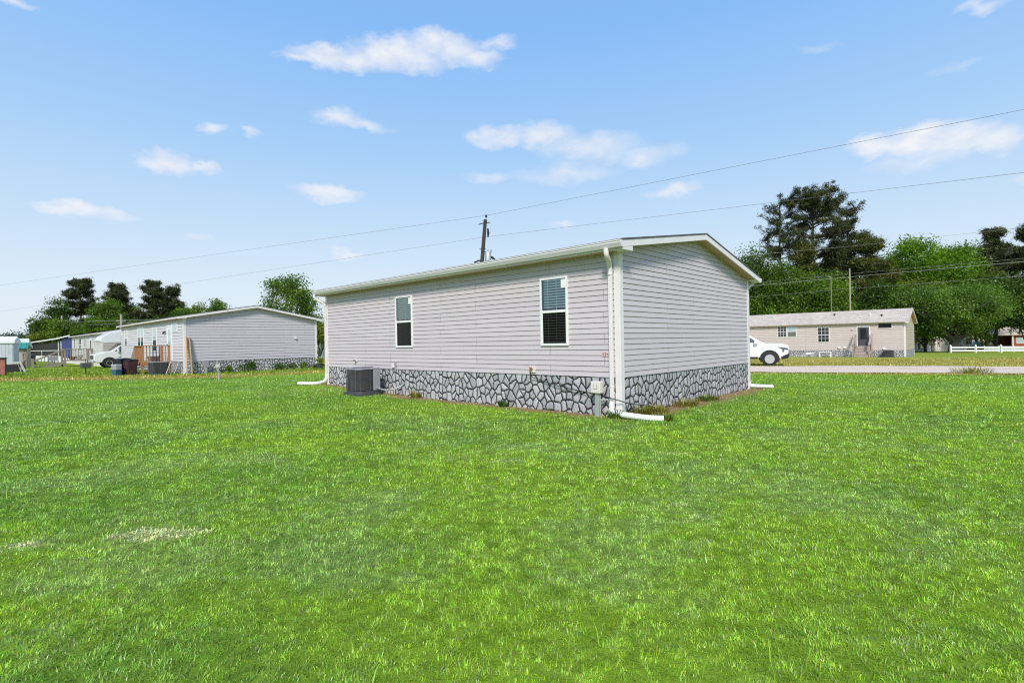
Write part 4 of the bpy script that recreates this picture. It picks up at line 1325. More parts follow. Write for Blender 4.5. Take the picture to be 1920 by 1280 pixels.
MB().box(0.97, 1.012, -0.60, 0.60, 0.70, 1.02).build('grille', M_DGREY, rv)

# weathered stair and landing at the cream house door
dx = -5.15
ds = thing('weathered_stair', 'weathered wooden landing with sloping stair rail at the cream house', 'stair', hloc(WP, dx, -0.03, -0.1), HROT)
MB().box(-1.0, 1.0, -2.0, 0, 0.60, 0.68).build('platform', M_GWOOD, ds)
for (xx, yy) in ((-0.95, -1.95), (0.95, -1.95), (0.95, -0.08), (-0.95, -0.08)):
    MB().box(xx - 0.07, xx + 0.07, yy - 0.07, yy + 0.07, -0.2, 1.66).build('post', M_GWOOD, ds)
MB().box(0.85, 1.04, -2.04, -0.02, 1.62, 1.70).box(-1.0, 0.85, -2.04, -1.88, 1.62, 1.70).build('handrail', M_GWOOD, ds)
for i in range(9):
    MB().box(0.93, 0.97, -1.8 + i * 0.19, -1.75 + i * 0.19, 0.68, 1.62).build('baluster', M_GWOOD, ds)
MB().prism([(-2.02, 1.70), (-4.1, 0.74), (-4.1, 0.60), (-2.02, 1.56)], 0, 0.86, 1.02).build('stair_rail', M_GWOOD, ds)
MB().box(0.84, 1.04, -4.2, -4.02, -0.2, 0.9).build('post', M_GWOOD, ds)
for i in range(8):
    f = i / 8
    y = -2.25 - 1.75 * f
    z1 = 1.58 - 0.86 * f
    MB().box(0.93, 0.97, y, y + 0.05, z1 - 0.86, z1).build('baluster', M_GWOOD, ds)
for i in range(4):
    MB().box(-0.9, 0.9, -2.35 - 0.45 * i, -2.0 - 0.45 * i, 0.46 - 0.16 * i, 0.50 - 0.16 * i).build('tread', M_GWOOD, ds)
MB().prism([(-2.0, 0.62), (-4.1, -0.06), (-4.1, -0.2), (-3.6, -0.2), (-2.0, 0.36)], 0, 0.92, 0.97).build('stringer', M_GWOOD, ds)
# flower pots on the landing
for (yy, mm, hh, lab) in ((-0.95, M_WHITE2, 0.42, 'white round planter on the weathered landing'), (-1.45, M_TERRA, 0.30, 'terracotta planter in front of the white one on the landing')):
    o = tag(MB().lathe([(0.16, 0.0), (0.27, hh * 0.75), (0.29, hh * 0.8), (0.28, hh), (0.10, hh)], 16).build('planter', mm, None, smooth=True), lab, 'planter')
    o.location = hloc(WP, dx + 0.6, yy, 0.59)

# charcoal grill on a post
gp = gnd(161, 703)
g_ = thing('post_grill', 'dark box grill on a thin post in the rough grass', 'grill', (gp.x, gp.y, gp.z), HROT)
MB().box(-0.34, 0.34, -0.22, 0.22, 0.42, 0.72).build('fire_box', M_DGREY, g_, bevel=0.015)
MB().tube([(0, 0, -0.1), (0, 0, 0.44)], 0.03, 8).build('post', M_BLACK, g_)
MB().tube([(0.26, -0.05, 0.72), (0.26, -0.05, 0.98)], 0.015, 6).build('flue', M_BLACK, g_)

# sheds and clutter at the far left
S1 = at(25.0, 690, 44)
s1_ = thing('metal_shed', 'pale ribbed metal shed with white roof edge at far left', 'shed', (S1.x, S1.y, 0), 0.62)
m_ = MB()
for i in range(14):
    m_.box(-3.0 + i * 0.215, -3.0 + i * 0.215 + 0.16, -0.03, 0.0, 0.05, 2.15).box(-3.0 + i * 0.215 + 0.16, -3.0 + (i + 1) * 0.215, -0.012, 0.0, 0.05, 2.15)
m_.box(-3.0, 0.0, 0.0, 2.6, 0.05, 2.15)
m_.build('wall', M_SHED, s1_)
MB().prism([(-0.12, 2.15), (-0.12, 2.35), (1.3, 2.75), (2.75, 2.35), (2.75, 2.15)], 0, -3.15, 0.12).build('roof', M_WHITE2, s1_)
S2 = at(50.0, 690, 50)
s2_ = thing('green_roof_shed', 'beige shed with teal metal roof beside the pale shed', 'shed', (S2.x, S2.y, 0), 0.62)
MB().box(-2.4, 0, 0, 2.4, 0, 1.72).build('wall', M_BEIGE, s2_)
MB().box(-0.14, 0.02, -0.03, 0.1, 0, 1.9).build('corner_post', M_GWOOD, s2_)
m_ = MB()
m_.prism([(-0.25, 1.66), (0.35, 2.22), (0.35, 2.28), (-0.28, 1.72)], 0, -2.6, 0.15)
for i in range(8):
    m_.prism([(-0.28, 1.72), (0.35, 2.28), (0.35, 2.31), (-0.30, 1.75)], 0, -2.5 + i * 0.35, -2.46 + i * 0.35)
m_.build('roof', M_TEAL, s2_)
MB().prism([(0.36, 2.20), (0.36, 2.62), (0.42, 2.66), (2.5, 1.9), (2.5, 1.7)], 0, -2.6, 0.15).build('roof_cap', M_WHITE2, s2_)
RB = gnd(10, 705)
rb_ = thing('metal_box', 'rusty red metal box cut by the left edge of the photo', 'metal box', (RB.x, RB.y, 0), 0.70)
MB().box(-1.5, 0, 0, 0.7, 0.10, 1.02).build('body', M_RUST, rb_, bevel=0.02)
MB().box(-1.55, 0.05, -0.04, 0.74, 1.02, 1.10).box(0.0, 0.06, -0.03, 0.06, 0.0, 1.02).build('frame', M_BLACK, rb_)
PB = gnd(40, 698)
pb_ = thing('garden_bed', 'black raised garden bed with hoses and pots on it', 'garden bed', (PB.x, PB.y, 0), 0.50)
MB().box(-1.25, 0, 0, 0.9, 0.0, 0.55).build('side', M_BLACK, pb_, bevel=0.01)
MB().box(-1.2, -0.05, 0.05, 0.85, 0.55, 0.58).build('soil', mat('soil', (0.07, 0.05, 0.035), 0.9), pb_)
o = tag(MB().box(-0.22, 0.22, -0.15, 0.15, 0, 0.14).build('seed_tray', mat('pale_green', (0.42, 0.46, 0.36), 0.7), None, bevel=0.02), 'pale green tray lying on the black garden bed', 'tray')
o.location = (PB.x - 0.30, PB.y + 0.05, 0.585)
o = tag(MB().lathe([(0.10, 0.0), (0.14, 0.22), (0.06, 0.30), (0.05, 0.62), (0.09, 0.70), (0.02, 0.78)], 12).build('garden_statue', M_GWOOD, None, smooth=True), 'small dark garden figure behind the pale green tray', 'statue')
o.location = (PB.x - 0.33, PB.y + 0.5, 0.575)
o = tag(MB().lathe([(0.06, 0.0), (0.07, 0.10), (0.13, 0.14), (0.14, 0.22), (0.03, 0.24)], 12).build('flower_pot', M_BLACK, None, smooth=True), 'black pot standing at the left end of the garden bed', 'pot')
o.location = (PB.x - 0.98, PB.y - 0.25, 0.575)
hz = curved_pipe('white_rope', [(PB.x - 0.85, PB.y - 0.33, 0.60), (PB.x - 0.55, PB.y - 0.30, 0.58), (PB.x - 0.3, PB.y - 0.16, 0.60), (PB.x - 0.12, PB.y - 0.13, 0.58), (PB.x - 0.02, PB.y - 0.10, 0.3), (PB.x + 0.08, PB.y - 0.08, 0.02)], 0.018, M_GWOOD2, None, n=6)
tag(hz, 'pale rope trailing over the black garden bed edge', 'rope')
for k, (ox, ln, tilt, mm, lab) in enumerate(((0.05, 1.1, 0.12, M_GWOOD2, 'upright pale stick at the right end of the garden bed'), (0.28, 0.85, -0.35, M_GALV, 'grey board leaning against the right end of the garden bed'))):
    w = 0.03 if k == 0 else 0.06
    o = MB().box(-w, w, -0.025, 0.025, 0, ln).build('garden_stake' if k == 0 else 'leaning_board', mm, None)
    o.location, o.rotation_euler = (PB.x + ox + (0.12 if k else 0), PB.y - 0.12, -0.02), (0, tilt, 0.5)
    tag(o, lab, 'stake' if k == 0 else 'board')
# bins before the blue porch house
for (px, s, lab) in ((53, 1.15, 'black lidded bin nearest the teal roofed shed'), (60, 1.1, 'black lidded bin just right of another by the porch')):
    q = gnd(px, 683)
    b_ = wheelie(lab, (q.x, q.y, 0), 0.6, M_BLACK, M_BLACK, 1.0)
    b_['group'] = 'bins before the porch house'
# chairs under the porch apron
for (px, lab) in ((97, 'grey plastic chair left of its twin by the porch'), (104, 'grey plastic chair next to the weathered stair')):
    q = gnd(px, 683.5)
    c_ = thing('patio_chair', lab, 'chair', (q.x, q.y, 0), 0.8, 'patio chairs by the porch')
    MB().box(-0.25, 0.25, -0.25, 0.25, 0.40, 0.44).build('seat', M_ACP, c_)
    MB().box(-0.25, 0.25, 0.22, 0.26, 0.44, 0.85).build('backrest', M_ACP, c_)
    for xx in (-0.22, 0.22):
        for yy in (-0.22, 0.22):
            MB().box(xx - 0.025, xx + 0.025, yy - 0.025, yy + 0.025, 0, 0.40).build('leg', M_ACP, c_)

# ------------------------------------------------------------------ pickup on the lane
TP = gnd(1442, 685.5)
tk = thing('pickup_truck', 'white pickup truck half hidden behind the foreground house', 'pickup truck', (TP.x, TP.y, TP.z + 0.02), -0.42)


def loft_body(prof, half, belt, tum, mat_, name, parent, bev=0.05):
    """extruded side profile whose sides lean in above the belt line"""
    m_ = MB().prism(prof, 1, -half, half)
    m_.v = [(x, y * (1 - tum * max(0, z - belt)), z) for (x, y, z) in m_.v]
    return m_.build(name, mat_, parent, bevel=bev, segs=3, smooth=True)


half = 0.94
lower = [(-4.35, 0.58), (-0.62, 0.48), (0.55, 0.42), (0.86, 0.50), (0.93, 0.70), (0.96, 1.05), (0.90, 1.17), (0.70, 1.225), (-0.25, 1.28), (-0.60, 1.30), (-4.35, 1.30)]
loft_body(lower, half, 0.95, 0.10, M_CARW, 'body', tk)
cabp = [(-2.80, 1.25), (-0.16, 1.245), (-0.28, 1.30), (-1.08, 1.80), (-1.32, 1.86), (-2.40, 1.86), (-2.70, 1.78)]
loft_body(cabp, half - 0.04, 1.25, 0.28, M_CARW, 'cab', tk, 0.04)
for s in (-1, 1):
    def panel(pts, nm, mm, off, b=1.25, tm=0.28, hf=half - 0.04):
        m_ = MB()
        f_ = lambda x, z, o: (x, s * (hf * (1 - tm * max(0, z - b)) + o), z)
        n = len(pts)
        m_.add([f_(x, z, off) for (x, z) in pts] + [f_(x, z, off - 0.012) for (x, z) in pts], [tuple(range(n)), tuple(range(2 * n - 1, n - 1, -1))] + [(i, (i + 1) % n, (i + 1) % n + n, i + n) for i in range(n)])
        return m_.build(nm, mm, tk)
    panel([(-1.60, 1.31), (-0.54, 1.31), (-1.13, 1.72), (-1.60, 1.76)], 'side_window', M_LAMP, 0.006)
    panel([(-2.60, 1.33), (-1.70, 1.31), (-1.70, 1.76), (-2.42, 1.75)], 'side_window', M_LAMP, 0.006)
    MB().box(-0.78, -0.58, s * 0.93, s * 1.12, 1.24, 1.42).build('mirror', M_CARW, tk, bevel=0.03)
    # headlight wraps the corner
    MB().prism([(0.42, 1.07), (0.90, 1.00), (0.93, 0.90), (0.75, 0.93), (0.70, 0.78), (0.64, 0.78), (0.64, 0.94)], 1, min(s * 0.90, s * 0.952), max(s * 0.90, s * 0.952)).build('headlight', M_LAMP, tk)
    for xx in (0.0, -3.35):
        pts = [(xx + 0.50 * math.cos(a), 0.40 + 0.50 * math.sin(a)) for a in np.linspace(-0.35, PI + 0.35, 17)]
        MB().prism(pts, 1, min(s * 0.93, s * 0.965), max(s * 0.93, s * 0.965)).build('wheel_arch', M_RUB, tk)
        w = MB().lathe([(0.20, -0.12), (0.34, -0.125), (0.395, -0.09), (0.40, 0.0), (0.395, 0.09), (0.34, 0.125), (0.20, 0.12)], 26).build('wheel', M_RUB, tk, smooth=True)
        w.location, w.rotation_euler = (xx, s * 0.865, 0.40), (PI / 2, 0, 0)
        rim = MB()
        rim.lathe([(0.02, -0.02), (0.23, -0.02), (0.245, 0.06), (0.02, 0.02)], 22)
        for k in range(6):
            a = k * PI / 3
            R3 = Matrix.Rotation(a, 4, 'Z')
            rim.box(0.03, 0.235, -0.035, 0.035, -0.126, 0.126, R3)
        rim.lathe([(0.225, -0.13), (0.25, -0.13), (0.25, 0.13), (0.225, 0.13)], 22)
        rim.build('rim', M_RIM, w)
    MB().box(-2.95, -0.60, min(s * 0.90, s * 0.955), max(s * 0.90, s * 0.955), 0.40, 0.52).build('side_step', M_RUB, tk)
ws = MB()
f_ = lambda x, y, z: (x, y * (1 - 0.28 * max(0, z - 1.25)), z)
ws.add([f_(-0.27, -0.80, 1.305), f_(-0.27, 0.80, 1.305), f_(-1.08, 0.80, 1.812), f_(-1.08, -0.80, 1.812)], [(0, 1, 2, 3)])
ws.v = [(x + 0.012, y, z + 0.014) for (x, y, z) in ws.v]
ws.build('windshield', M_LAMP, tk)
MB().box(0.88, 0.975, -0.62, 0.62, 0.66, 0.99).build('grille', M_DGREY, tk, bevel=0.03)
MB().prism([(0.60, 0.38), (0.90, 0.44), (1.0, 0.62), (0.93, 0.70), (0.70, 0.60), (0.55, 0.52)], 1, -0.95, 0.95).build('bumper', M_RUB, tk, bevel=0.03)

# ------------------------------------------------------------------ fence, garage and houses at the right
fpts = [gnd(px, py) for px, py in ((1782.5, 661), (1829.5, 661), (1877, 661), (1925, 661), (1975, 661))]
fn = thing('rail_fence', 'white two rail fence in front of the spreading tree', 'fence', fpts[0], 0)
fo = fpts[0]
for i, q in enumerate(fpts):
    r_ = q - fo
    MB().box(r_.x - 0.09, r_.x + 0.09, r_.y - 0.09, r_.y + 0.09, r_.z - 0.2, r_.z + 1.0).lathe([(0.13, 1.0), (0.13, 1.05), (0.0, 1.14)], 4, (r_.x, r_.y, r_.z)).build('post', M_WHITE2, fn)
for i in range(len(fpts) - 1):
    a, b = fpts[i] - fo, fpts[i + 1] - fo
    d = Vector((b.x - a.x, b.y - a.y, 0)).normalized() * 0.09
    for (z0, z1) in ((0.18, 0.40), (0.62, 0.84)):
        n_ = Vector((-d.y, d.x, 0)) * 0.25
        a_, b_ = a + d, b - d
        MB().add([(a_.x - n_.x, a_.y - n_.y, a.z + z0), (b_.x - n_.x, b_.y - n_.y, b.z + z0), (b_.x + n_.x, b_.y + n_.y, b.z + z0), (a_.x + n_.x, a_.y + n_.y, a.z + z0),
                  (a_.x - n_.x, a_.y - n_.y, a.z + z1), (b_.x - n_.x, b_.y - n_.y, b.z + z1), (b_.x + n_.x, b_.y + n_.y, b.z + z1), (a_.x + n_.x, a_.y + n_.y, a.z + z1)],
                 [(0, 1, 2, 3), (4, 7, 6, 5), (0, 4, 5, 1), (2, 6, 7, 3), (1, 5, 6, 2), (0, 3, 7, 4)]).build('rail', M_WHITE2, fn)
# white board panels behind the right half of the fence
a, b = gnd(1846, 660.3), gnd(1960, 660.3)
pf = thing('panel_fence', 'low solid white panel fence behind the rail fence', 'fence', a, math.atan2(b.y - a.y, b.x - a.x))
ln = (b - a).length
for i in range(4):
    MB().box(i * ln / 4 + 0.04, (i + 1) * ln / 4 - 0.04, -0.03, 0.03, 0.15, 0.86).build('panel', M_SHED, pf)
for i in range(5):
    MB().box(i * ln / 4 - 0.04, i * ln / 4 + 0.04, -0.05, 0.05, -0.2, 1.0).build('post', M_WHITE2, pf)

DG = 93.0
g0, g1 = at(1719, 658, DG), at(1783, 658, DG)
gz = tz(g0.x, g0.y)
gw = g1.x - g0.x
px2m = DG / FPX
ga_ = thing('garage', 'white gabled garage with pale roll up door', 'garage', (g0.x, g0.y, gz), 0.0)
MB().prism([(0, -0.3), (gw, -0.3), (gw, 2.05), (gw * 0.62, 2.95), (0, 1.75)], 1, 0, 6).build('wall', M_WHITE2, ga_)
MB().prism([(-0.3, 1.72), (gw * 0.62, 2.97), (gw + 0.3, 2.02), (gw + 0.3, 2.2), (gw * 0.62, 3.15), (-0.3, 1.88)], 1, -0.3, 6.2).build('roof', M_GWOOD, ga_)
dm = MB()
x0, x1 = gw * 0.43, gw * 0.90
for i in range(5):
    dm.box(x0, x1, -0.05, -0.002, 0.02 + i * 0.40, 0.41 + i * 0.40)
dd = dm.build('roll_up_door', M_WHITE, ga_)
MB().box(x0 - 0.1, x0, -0.06, -0.002, 0, 2.05).box(x1, x1 + 0.1, -0.06, -0.002, 0, 2.05).box(x0, x1, -0.058, -0.002, 2.03, 2.13).build('door_frame', M_ACP, dd)
c0 = at(1719, 658, DG - 3)
MB().prism([(-0.6, 2.25), (gw * 0.5, 2.25), (gw * 0.5, 2.38), (-0.6, 2.38)], 1, -3.0, -0.35).build('lean_to_roof', M_GALV, ga_)
MB().box(-0.55, -0.40, -2.9, -2.75, -0.3, 2.25).build('lean_to_post', M_GWOOD, ga_)
ch = thing('lawn_chair', 'dark blue folding chair before the white garage', 'chair', (at(1727, 658, DG - 4).x, DG - 4, tz(at(1727, 658, DG - 4).x, DG - 4)), 0.4)
MB().box(-0.3, 0.3, -0.3, 0.3, 0.45, 0.50).build('seat', M_BLUEP, ch)
MB().box(-0.3, 0.3, 0.26, 0.32, 0.50, 1.35).build('backrest', M_DGREY, ch)
for xx in (-0.27, 0.27):
    for yy in (-0.27, 0.27):
        MB().box(xx - 0.03, xx + 0.03, yy - 0.03, yy + 0.03, 0, 0.45).build('leg', M_DGREY, ch)
q = at(1738, 656, DG - 3)
o = tag(MB().lathe([(0.5, 0.0), (0.52, 0.1), (0.52, 0.95), (0.4, 1.05), (0.0, 1.1)], 18).build('water_tank', M_WHITE2, None, smooth=True), 'squat white tank next to the garage door', 'tank')
o.location = (q.x, q.y, tz(q.x, q.y))

DW = 97.0
h0, h1 = at(1803, 656, DW), at(1846, 656, DW)
hz_ = tz(h0.x, h0.y)
hw = h1.x - h0.x
wh = thing('white_house', 'white cottage with multi pane window behind the tree trunk', 'house', (h0.x, h0.y, hz_), 0)
MB().prism([(0, -0.2), (hw, -0.2), (hw, 2.6), (hw * 0.5, 3.7), (0, 2.6)], 1, 0, 7).build('wall', M_WHITE2, wh)
MB().prism([(-0.3, 2.5), (hw * 0.5, 3.72), (hw + 0.3, 2.5), (hw + 0.3, 2.65), (hw * 0.5, 3.9), (-0.3, 2.65)], 1, -0.3, 7.2).build('roof', M_SHT, wh)
add_window(wh, hw * 0.18, 1.15, 1.2, 1.25, glass_up=M_GLD, glass_lo=M_GLD, cols=3, rows=3, slats=False)
RH0, RH1 = at(1846, 656, DW + 1), at(1990, 656, DW + 1)
rw = RH1.x - RH0.x
rz_ = tz(RH0.x, RH0.y)
rh = thing('red_house', 'low red brown house with dark porch and white post', 'house', (RH0.x, RH0.y, rz_), 0)
MB().box(0, 5.2, 2.0, 2.2, -0.2, 2.9).build('wall', mat('porch_board', (0.07, 0.035, 0.028), 0.8, var=0.3), rh)
MB().box(5.2, rw, 0, 0.3, -0.2, 2.9).build('wall', M_BRICK, rh)
MB().box(0, 0.7, 0, 2.0, -0.2, 2.9).build('wall', M_BRICK, rh)
MB().box(-0.2, rw, 2.3, 8, -0.2, 2.8).build('wall', M_BRICK, rh)
MB().prism([(-0.6, 2.85), (4, 4.3), (8.6, 2.85), (8.6, 3.0), (4, 4.5), (-0.6, 3.05)], 0, -0.3, rw + 0.3).build('roof', M_SHT, rh)
MB().box(5.0, 5.2, -0.3, -0.1, -0.2, 2.85).build('porch_post', M_WHITE2, rh)
MB().box(2.2, 4.8, -0.1, 0.0, 0.1, 0.9).build('porch_wall', M_DGREY, rh)
add_window(rh, 6.0, 1.3, 1.5, 1.15, style='fixed', glass_up=M_GLP, slats=False)
# dark car beside the white cottage
q = gnd(1838, 657)
q = at(1838, 657, DW - 6)
cr = thing('parked_car', 'dark car parked beside the white cottage behind the fence', 'car', (q.x, q.y, tz(q.x, q.y)), PI + 0.25)
MB().prism([(-2.0, 0.35), (1.9, 0.35), (2.05, 0.7), (1.9, 0.95), (0.9, 1.05), (0.2, 1.62), (-1.5, 1.66), (-2.0, 1.1)], 1, -0.85, 0.85).build('body', M_CARD, cr, bevel=0.08)
for s in (-1, 1):
    MB().prism([(0.55, 1.08), (0.12, 1.52), (-1.35, 1.55), (-1.6, 1.12)], 1, min(s * 0.852, s * 0.858), max(s * 0.852, s * 0.858)).build('side_window', M_GLP, cr)
    for xx in (1.25, -1.3):
        w = MB().lathe([(0.1, -0.1), (0.33, -0.1), (0.33, 0.1), (0.1, 0.1)], 18).build('wheel', M_RUB, cr)
        w.location, w.rotation_euler = (xx, s * 0.78, 0.33), (PI / 2, 0, 0)
MB().prism([(0.95, 1.08), (0.28, 1.62), (0.26, 1.60), (0.92, 1.06)], 1, -0.75, 0.75).build('windshield', M_GLP, cr).location = (0.03, 0, 0.02)

# ------------------------------------------------------------------ poles and wires
PX, PD = 905, 37.0
pt_, pb2 = at(910, 412, PD), at(904, 488, PD)
dirp = (pt_ - pb2).normalized()
pz = tz(pt_.x, pt_.y)
foot = pt_ - dirp * ((pt_.z - pz + 0.4) / dirp.z)
up = thing('utility_pole', 'dark utility pole with transformer rising behind the foreground roof', 'utility pole', foot, 0)
L0 = pt_ - foot
MB().tube([(0, 0, 0), L0 * 0.5, L0], [0.17, 0.15, 0.125], 14).build('pole', M_POLE, up)
mp = lambda px, py: at(px, py, PD) - foot
pn = MB().tube([mp(911.5, 412), mp(911.5, 405)], 0.02, 6)
pn.lathe([(0.03, 0), (0.09, 0.02), (0.05, 0.06), (0.10, 0.08), (0.05, 0.13), (0.06, 0.17), (0.0, 0.19)], 10, mp(911.5, 407.5))
pn.build('insulator', M_BLACK, up)
MB().tube([mp(897, 421), mp(908, 418), mp(919, 417)], 0.035, 6).build('bracket', M_BLACK, up)
MB().tube([mp(907, 472), mp(914, 473), mp(921, 473), mp(920.5, 468)], 0.04, 6).build('bracket', M_DGREY, up)
MB().tube([mp(899, 467), mp(911, 467)], 0.03, 6).build('bracket', M_BLACK, up)
MB().lathe([(0.20, -0.45), (0.22, -0.40), (0.22, 0.35), (0.16, 0.44), (0.05, 0.47), (0.05, 0.6), (0.0, 0.62)], 18, mp(915, 484)).build('transformer', M_GALV, up, smooth=True)
MB().tube([mp(914.5, 428), mp(915.5, 436), mp(915, 445)], [0.05, 0.09, 0.04], 8).build('cutout_fuse', M_BLACK, up)
MB().tube([mp(889, 492), mp(897, 489), mp(903, 488)], 0.06, 6).build('bracket', M_BLACK, up)
MB().tube([mp(917, 480), mp(923, 483), mp(928, 486)], [0.06, 0.10, 0.05], 6).build('connector', M_BLACK, up)


def wire(pts, r, label, mat_=None, sag=0.0, group='overhead wires'):
    P_ = []
    for i in range(len(pts) - 1):
        a, b = Vector(pts[i]), Vector(pts[i + 1])
        for k in range(24):
            f = k / 24
            q = a.lerp(b, f)
            q.z -= sag * 4 * f * (1 - f)
            P_.append(q)
    P_.append(Vector(pts[-1]))
    o = MB().tube(P_, r, 5).build('power_line', mat_ or M_CABLE, None)
    return tag(o, label, 'power line', group)


def span(px_pts, depths):
    return [at(px, py, d) for (px, py), d in zip(px_pts, depths)]


wire(span([(-150, 556), (912, 404), (2100, 170)], [88, 37, 19]), 0.009, 'top wire running over the pole tip to the upper right edge', sag=0.0)
wire(span([(-150, 607), (912, 444), (2100, 302)], [88, 37, 19]), 0.008, 'second wire crossing the pole below its tip', sag=0.0)

LPX = at(1593, 505, 66)
lp_z = tz(LPX.x, LPX.y)
lp = thing('utility_pole', 'pale slender pole standing in front of the woods', 'utility pole', (LPX.x, LPX.y, lp_z), 0, 'poles at the woods')
MB().tube([(0, 0, -0.3), (0, 0, LPX.z - lp_z + 0.1)], [0.10, 0.08], 12).build('pole', M_GWOOD2, lp)
MB().tube([(-0.2, 0, 3.4), (0.2, 0, 3.4), (0.25, 0, 2.6)], 0.03, 6).build('cable_loop', M_CABLE_L, lp)
l2 = at(1558, 520, 74)
lp2 = thing('utility_pole', 'second slender pole half hidden by woods left of the other', 'utility pole', (l2.x, l2.y, tz(l2.x, l2.y)), 0, 'poles at the woods')
MB().tube([(0, 0, -0.3), (0, 0, l2.z - tz(l2.x, l2.y))], [0.07, 0.055], 12).build('pole', M_GWOOD, lp2)
wire(span([(1300, 488), (1593, 462), (2050, 412)], [60, 56, 44]), 0.012, 'upper wire crossing the right hand trees', M_CABLE_L)
wire(span([(1300, 541), (1595, 513), (2050, 473)], [78, 66, 50]), 0.012, 'thin wire just above the thick one at the right', M_CABLE_L)
wire(span([(1300, 546), (1595, 519), (2050, 479)], [78, 66, 50]), 0.024, 'thick cable across the right hand woods', M_CABLE_L)
wire(span([(1300, 566), (1595, 541), (2050, 508)], [78, 66, 50]), 0.012, 'lowest wire across the right hand woods', M_CABLE_L)
# small poles beyond the left houses
for (px, py, d, lab) in ((85, 602, 92, 'short pale pole standing left above the blue porch house'), (116, 592, 88, 'taller pale pole above the blue siding'), (227, 590, 74, 'pale pole rising behind the cream house roof')):
    q = at(px, py, d)
    o = thing('utility_pole', lab, 'utility pole', (q.x, q.y, 0), 0, 'poles beyond the left houses')
    MB().tube([(0, 0, -0.2), (0, 0, q.z)], [0.19, 0.14], 10).build('pole', M_LPOLE, o)
    MB().box(-0.7, 0.7, -0.05, 0.05, q.z - 0.9, q.z - 0.78).build('cross_arm', M_LPOLE, o)
wire(span([(85, 604), (116, 604), (345, 597)], [92, 88, 60]), 0.022, 'pale wire between the short poles and cream house', M_CABLE_L)
wire(span([(116, 612), (340, 600)], [88, 64]), 0.02, 'lower pale wire leading right from the taller short pole', M_CABLE_L)
# ------------------------------------------------------------------ trees
LEAF = {
    'pine': leaf_mat('pine_needles', (0.014, 0.021, 0.010), (0.110, 0.125, 0.042), 0.2, 0.015),
    'pine_olive': leaf_mat('young_pine_needles', (0.028, 0.040, 0.010), (0.165, 0.165, 0.030), 0.25, 0.02),
    'bright': leaf_mat('fresh_leaves', (0.035, 0.095, 0.008), (0.235, 0.420, 0.020), 0.4, 0.02),
    'mid': leaf_mat('green_leaves', (0.022, 0.055, 0.010), (0.200, 0.330, 0.025), 0.38, 0.02),
    'oak': leaf_mat('spreading_tree_leaves', (0.025, 0.070, 0.014), (0.225, 0.370, 0.040), 0.38, 0.03),
    'deep': leaf_mat('deep_green_leaves', (0.012, 0.034, 0.008), (0.120, 0.215, 0.022), 0.32, 0.02),
    'yellow': leaf_mat('yellow_green_leaves', (0.060, 0.085, 0.010), (0.300, 0.340, 0.035), 0.38, 0.02),
    'far': leaf_mat('distant_leaves', (0.035, 0.060, 0.050), (0.080, 0.110, 0.080), 0.3, 0.02),
}


def leaves(rs, centres, radii, per, size, flat=0.6, droop=0.0, up=0.0, asp=0.5):
    """leaf-sized diamonds scattered in clumps; tint picks each leaf's own green"""
    V_, T_ = [], []
    for c, r in zip(centres, radii):
        n = max(6, int(per * (r ** 2)))
        d = rs.randn(n, 3)
        d /= np.linalg.norm(d, axis=1)[:, None] + 1e-9
        rad = r * (rs.rand(n) ** 0.45) * (1 + 0.28 * np.clip(rs.randn(n), -1.0, 2.2))
        p_ = d * rad[:, None] * np.array([1, 1, flat]) + np.asarray(c)
        nrm = d * np.array([1, 1, 1.3]) + rs.randn(n, 3) * 0.75 + np.array([0, 0, up])
        nrm /= np.linalg.norm(nrm, axis=1)[:, None]
        a = rs.randn(n, 3)
        a -= nrm * np.sum(a * nrm, 1)[:, None]
        a /= np.linalg.norm(a, axis=1)[:, None]
        b = np.cross(nrm, a)
        s = size * (0.6 + 0.8 * rs.rand(n))[:, None]
        V_.append(np.stack([p_ - a * s, p_ + b * s * asp, p_ + a * s, p_ - b * s * asp], 1))
        clump = rs.rand() ** 1.3 * 0.62
        T_.append(np.clip(clump + 0.45 * rs.rand(n) ** 1.5, 0, 1))
    v = np.concatenate(V_).reshape(-1, 3)
    tint = np.repeat(np.concatenate(T_), 4)
    q = np.arange(len(v)).reshape(-1, 4)
    return v, q, np.stack([tint] * 3, -1)


def crown_mesh(name, rs, centres, radii, per, size, mat_, parent, **kw):
    v, q, c = leaves(rs, centres, radii, per, size, **kw)
    return array_mesh(name, v, q, mat_, parent, cols=c)


def limb(mb, a, b, r0, r1, rs, wob=0.12, n=6):
    a, b = np.asarray(a, float), np.asarray(b, float)
    L_ = np.linalg.norm(b - a)
    pts, rad = [], []
    off = rs.randn(3) * wob * L_ * 0.5
    for i in range(n):
        f = i / (n - 1)
        q = a + (b - a) * f + off * math.sin(PI * f) + rs.randn(3) * 0.012 * L_ * (0 < i < n - 1)
        pts.append(tuple(q))
        rad.append(r0 + (r1 - r0) * f)
    mb.tube(pts, rad, 7 if r0 > 0.08 else 5, caps=True)


